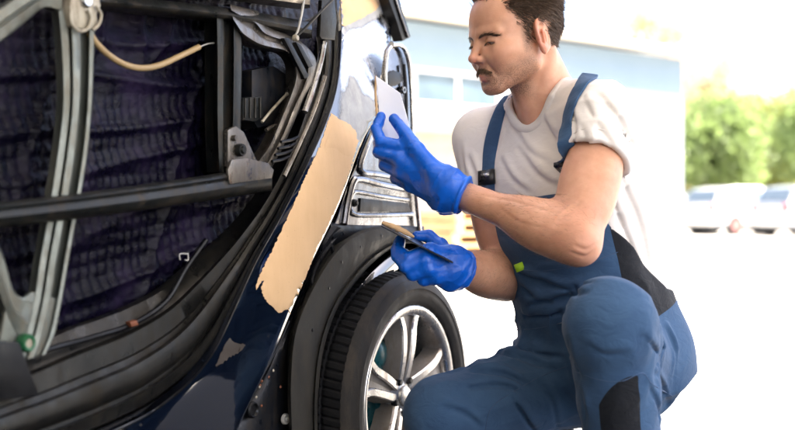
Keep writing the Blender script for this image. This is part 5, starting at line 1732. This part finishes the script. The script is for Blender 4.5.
# straps over the shoulders
ribbon('strap', [(489, 192), (489, 176), (491, 150), (496, 126), (503, 106), (510, 97)], tee_sdf, 0.034, 0.003, M_blue, overalls)
ribbon('strap', [(566, 172), (566, 150), (567, 128), (571, 108), (579, 90), (590, 76)], tee_sdf, 0.034, 0.003, M_blue, overalls)
for (bx, by) in ((489, 178), (566, 162)):
    c = hit_sdf(tee_sdf, bx, by, 1.7); g = norm(sdf_grad(tee_sdf, c[None], 0.012)[0])
    upv = norm(UP - g * np.dot(UP, g)); sv = np.cross(upv, g)
    bm = bmesh.new(); box_bm(bm, P_(c + g * 0.009), 0.020, 0.016, 0.0045, sv, upv, g); bevel_all(bm, 0.003)
    bk = mesh_bm('buckle', bm, M_buckle, overalls)
    bm = bmesh.new(); box_bm(bm, P_(c + g * 0.0145 + upv * 0.004), 0.011, 0.004, 0.0012, sv, upv, g); bevel_all(bm, 0.001)
    mesh_bm('buckle_slot', bm, M_metal, bk)
# seams
def seam(pix, fn, r=0.0013, y0=1.7, name='seam', mat=None, n=12):
    P = catmull([V(a, b) for a, b in pix], n)
    pts = np.array([hit_sdf(fn, a, b, y0) for a, b in P])
    for _ in range(2): pts[1:-1] = (pts[:-2] + 2 * pts[1:-1] + pts[2:]) / 4
    bm = bmesh.new(); tube_bm(bm, list(P_(pts)), r, 6)
    return mesh_bm(name, bm, mat or M_seam, overalls)
seam([(568, 366), (540, 377), (510, 394), (490, 410), (484, 440)], overalls_sdf)
seam([(576, 372), (600, 380), (622, 381), (642, 373), (652, 384), (672, 396)], overalls_sdf)
seam([(512, 268), (535, 271), (560, 269), (590, 262), (618, 252)], overalls_sdf)
seam([(513, 330), (540, 328), (565, 322)], overalls_sdf)
# lime tag on the bib edge
c = hit_sdf(overalls_sdf, 521, 267, 1.7)
bm = bmesh.new(); box_bm(bm, P_(c + V(-0.004, -0.006, 0)), 0.0095, 0.002, 0.0085, norm(V(0.9, 0, 0.35)), V(0, 1, 0), norm(V(-0.35, 0, 0.9))); bevel_all(bm, 0.0015)
mesh_bm('tag', bm, M_lime, overalls)
# side clasp and back pocket flap
c = at(658, 293, 2.36)
bm = bmesh.new(); box_bm(bm, P_(c), 0.009, 0.022, 0.020, norm(V(0.8, 0, 0.6)), V(0, 1, 0), norm(V(-0.6, 0, 0.8))); bevel_all(bm, 0.003)
mesh_bm('side_clasp', bm, M_buckle, overalls)
bm = bmesh.new()
pk = [at(658, 284, 2.42), at(667, 296, 2.44), at(678, 301, 2.45), at(677, 311, 2.45), at(671, 330, 2.43), at(660, 318, 2.40)]
fa = [bm.verts.new(P_(p_)) for p_ in pk]; fb = [bm.verts.new(P_(p_ + V(-0.006, 0.05, 0.0))) for p_ in pk]
bm.faces.new(fa); bm.faces.new(fb[::-1])
for k in range(6): bm.faces.new((fa[k], fb[k], fb[(k + 1) % 6], fa[(k + 1) % 6]))
bevel_all(bm, 0.003)
mesh_bm('pocket_flap', bm, M_blue, overalls)

# ---- gloves
def hand_field(wr, mcp, fingers, thumb, cuff, rf=0.0116, wrad=0.027):
    """wr two wrist points, mcp four knuckles, fingers chains from the knuckles, thumb chain, cuff tube"""
    segs = []
    def f(p):
        d = None
        for i, m in enumerate(mcp):
            w = wr[0] + (wr[1] - wr[0]) * i / 3.0
            c = cap(p, w, m, wrad * 0.78, 0.0145)
            d = c if d is None else smin(d, c, 0.018)
        d = smin(d, cap(p, wr[0], wr[1], wrad, wrad), 0.02)
        for i, ch in enumerate(fingers):
            pts = [mcp[i]] + ch
            rs = [0.0135, rf + 0.0012, rf + 0.0002, rf - 0.001]
            fd = None
            for k in range(len(pts) - 1):
                c = cap(p, pts[k], pts[k + 1], rs[k], rs[k + 1])
                fd = c if fd is None else smin(fd, c, 0.003)
            d = smin(d, fd, 0.0075)
        rs = [0.021, 0.0165, 0.0130, 0.0108]
        td = None
        for k in range(len(thumb) - 1):
            c = cap(p, thumb[k], thumb[k + 1], rs[k], rs[k + 1])
            td = c if td is None else smin(td, c, 0.004)
        d = smin(d, td, 0.010)
        (ca, cb, r0, r1) = cuff
        u = norm(cb - ca)
        cu = cap(p, ca, cb + u * 0.05, r0, r1)
        d = smin(d, cu, 0.016)
        d = smax(d, (p - cb) @ u, 0.003)
        bead = np.sqrt((np.linalg.norm(p - cb - np.outer((p - cb) @ u, u), axis=1) - r1 + 0.001) ** 2 + ((p - cb) @ u + 0.002) ** 2) - 0.0022
        d = smin(d, bead, 0.002)
        wr_c = np.exp(-(((p - (ca * 0.75 + cb * 0.25)) @ u) / 0.03) ** 2)
        d = d - 0.0042 * wr_c * folds(p, np.cross(u, V(0.1, 1, 0.1)) + 0.35 * u, 52.0, 0.18, 3.0) ** 2
        d = d - 0.0011 * folds(p, u + V(0, 0.2, 0.5), 60.0, 0.3, 13.0) ** 2 + 0.0005
        return d
    return f
AT = lambda l: [at(*t) for t in l]
gl_wr = AT([(447, 181, 2.205), (444, 199, 2.225)])
gl_m = AT([(405, 148, 2.255), (400, 160, 2.245), (402, 173, 2.25), (411, 185, 2.26)])
gl_f = [AT([(381, 142, 2.27), (376, 129, 2.29), (381, 117, 2.305)]),
        AT([(379, 152, 2.275), (379, 143, 2.31), (388, 137, 2.335)]),
        AT([(385, 165, 2.285), (384, 156, 2.325), (395, 151, 2.34)]),
        AT([(396, 178, 2.30), (397, 168, 2.335), (407, 162, 2.34)])]
gl_t = AT([(436, 174, 2.205), (417, 150, 2.23), (405, 133, 2.265), (394, 119, 2.29)])
uf = norm(EL - WL)
gl_c = (at(447, 189, 2.215), at(464, 196, 2.205), 0.036, 0.0395)
fl = hand_field(gl_wr, gl_m, gl_f, gl_t, gl_c)
allp = np.array(gl_wr + gl_m + sum(gl_f, []) + gl_t + [gl_c[0], gl_c[1]])
gl, glv, glf = sdf_part('glove', fl, allp.min(0) - 0.05, allp.max(0) + 0.05, 0.0018, M_glove)
gr_wr = AT([(452, 260, 2.275), (450, 276, 2.28)])
gr_m = AT([(430, 250, 2.25), (426, 260, 2.24), (429, 269, 2.24), (437, 277, 2.25)])
gr_f = [AT([(408, 258, 2.245), (397, 250, 2.27), (400, 240, 2.292)]),
        AT([(406, 267, 2.24), (397, 256, 2.265), (399, 245, 2.288)]),
        AT([(413, 275, 2.245), (404, 266, 2.27), (405, 254, 2.292)]),
        AT([(424, 280, 2.255), (415, 272, 2.28), (416, 261, 2.298)])]
gr_t = AT([(447, 262, 2.285), (439, 246, 2.305), (428, 236, 2.315), (417, 236, 2.31)])
gr_c = (at(453, 267, 2.28), at(463, 270, 2.295), 0.036, 0.040)
fr_ = hand_field(gr_wr, gr_m, gr_f, gr_t, gr_c)
allp = np.array(gr_wr + gr_m + sum(gr_f, []) + gr_t + [gr_c[0], gr_c[1]])
gr, grv, grf = sdf_part('glove', fr_, allp.min(0) - 0.05, allp.max(0) + 0.05, 0.0018, M_glove)

# ---- work boots (below the frame)
for (A, dr) in ((AL, norm(V(-0.45, -0.9, 0))), (AR, norm(V(-0.75, -0.4, 0)))):
    heel_up = 0.0 if A is AL else 0.0
    def boot(p, A=A, dr=dr):
        toe = V(A[0], A[1], 0) + dr * 0.17 + V(0, 0, 0.045)
        d = cap(p, A + V(0, 0, 0.06), V(A[0], A[1], 0.05), 0.055, 0.050)
        d = smin(d, cap(p, V(A[0], A[1], 0.045), toe, 0.048, 0.044), 0.03)
        return smax(d, 0.002 - p[:, 2], 0.004)
    sdf_part('boot', boot, A + V(-0.30, -0.30, -0.16), A + V(0.14, 0.14, 0.16), 0.006, M_boot)
# ---- things in his hands
M_card = simple('white_plastic', (0.92, 0.93, 0.95), 0.4, var=0.04, scale=20)
_nt = M_card.node_tree; _tr = N(_nt, 'ShaderNodeBsdfTranslucent'); _tr.inputs[0].default_value = (0.97, 0.97, 0.98, 1)
_mx = N(_nt, 'ShaderNodeMixShader'); _mx.inputs[0].default_value = 0.65
_nt.links.new(_nt.nodes['Principled BSDF'].outputs[0], _mx.inputs[1]); _nt.links.new(_tr.outputs[0], _mx.inputs[2])
_nt.links.new(_mx.outputs[0], _nt.nodes['Material Output'].inputs['Surface'])
M_blade = simple('dark_spring_steel', (0.035, 0.038, 0.045), 0.35, metal=0.5, var=0.3)
def plate(name, corners, thick, mat, bend=0.0, n=8, rad=0.004):
    """thin plate through four corner points, slightly bowed"""
    a, b, c, d = [np.asarray(q_, float) for q_ in corners]
    nrm = norm(np.cross(b - a, d - a))
    base = (a + b + c + d) / 4
    bm = bmesh.new(); G = {}
    for side in (0, 1):
        for i in range(n + 1):
            for j in range(n + 1):
                u, v = i / n, j / n
                p = (a * (1 - u) + b * u) * (1 - v) + (d * (1 - u) + c * u) * v
                p = p + nrm * (bend * 4 * v * (1 - v) + (thick / 2 if side else -thick / 2))
                G[side, i, j] = bm.verts.new(p - base)
    for i in range(n):
        for j in range(n):
            bm.faces.new((G[1, i, j], G[1, i + 1, j], G[1, i + 1, j + 1], G[1, i, j + 1]))
            bm.faces.new((G[0, i, j], G[0, i, j + 1], G[0, i + 1, j + 1], G[0, i + 1, j]))
    for i in range(n):
        bm.faces.new((G[0, i, 0], G[0, i + 1, 0], G[1, i + 1, 0], G[1, i, 0]))
        bm.faces.new((G[0, i, n], G[1, i, n], G[1, i + 1, n], G[0, i + 1, n]))
        bm.faces.new((G[0, 0, i], G[1, 0, i], G[1, 0, i + 1], G[0, 0, i + 1]))
        bm.faces.new((G[0, n, i], G[0, n, i + 1], G[1, n, i + 1], G[1, n, i]))
    o = mesh_bm(name, bm, mat)
    o.location = base
    return o, base, nrm
sp, spb, spn = plate('filler_spatula', [at(376, 76, 2.335), at(400, 93, 2.285), at(413, 146, 2.27), at(380, 136, 2.32)], 0.0022, M_card, 0.003)
tag(sp, 'white plastic filler spatula pinched upright in the raised gloved hand', 'spatula')
bm = bmesh.new()
edge = catmull([at(376, 76, 2.341), at(375.5, 95, 2.337), at(377, 115, 2.330), at(376, 134, 2.327)], 8)
tube_bm(bm, [e - spb for e in edge], [0.0022 + 0.0025 * abs(math.sin(k * 1.7)) * (k / 24) for k in range(len(edge))], 8)
mesh_bm('filler_smear', bm, M_filler, sp)
pl, plb, pln = plate('filler_board', [at(383, 221, 2.315), at(449, 257, 2.325), at(453, 263, 2.215), at(381, 226, 2.220)], 0.0026, M_blade, 0.0)
tag(pl, 'thin dark filler board held flat in the lower gloved hand', 'board')
bm = bmesh.new()
rr = np.random.default_rng(5)
top = catmull([at(382, 222.5, 2.25), at(392, 226, 2.25), at(403, 231, 2.255), (at(414, 237, 2.26))], 6)
tube_bm(bm, [t_ - plb for t_ in top], [0.0022 + 0.0040 * math.sin(math.pi * k / (len(top) - 1)) ** 0.7 * (0.8 + 0.4 * rr.random()) for k in range(len(top))], 10)
mesh_bm('filler_paste', bm, M_filler, pl)
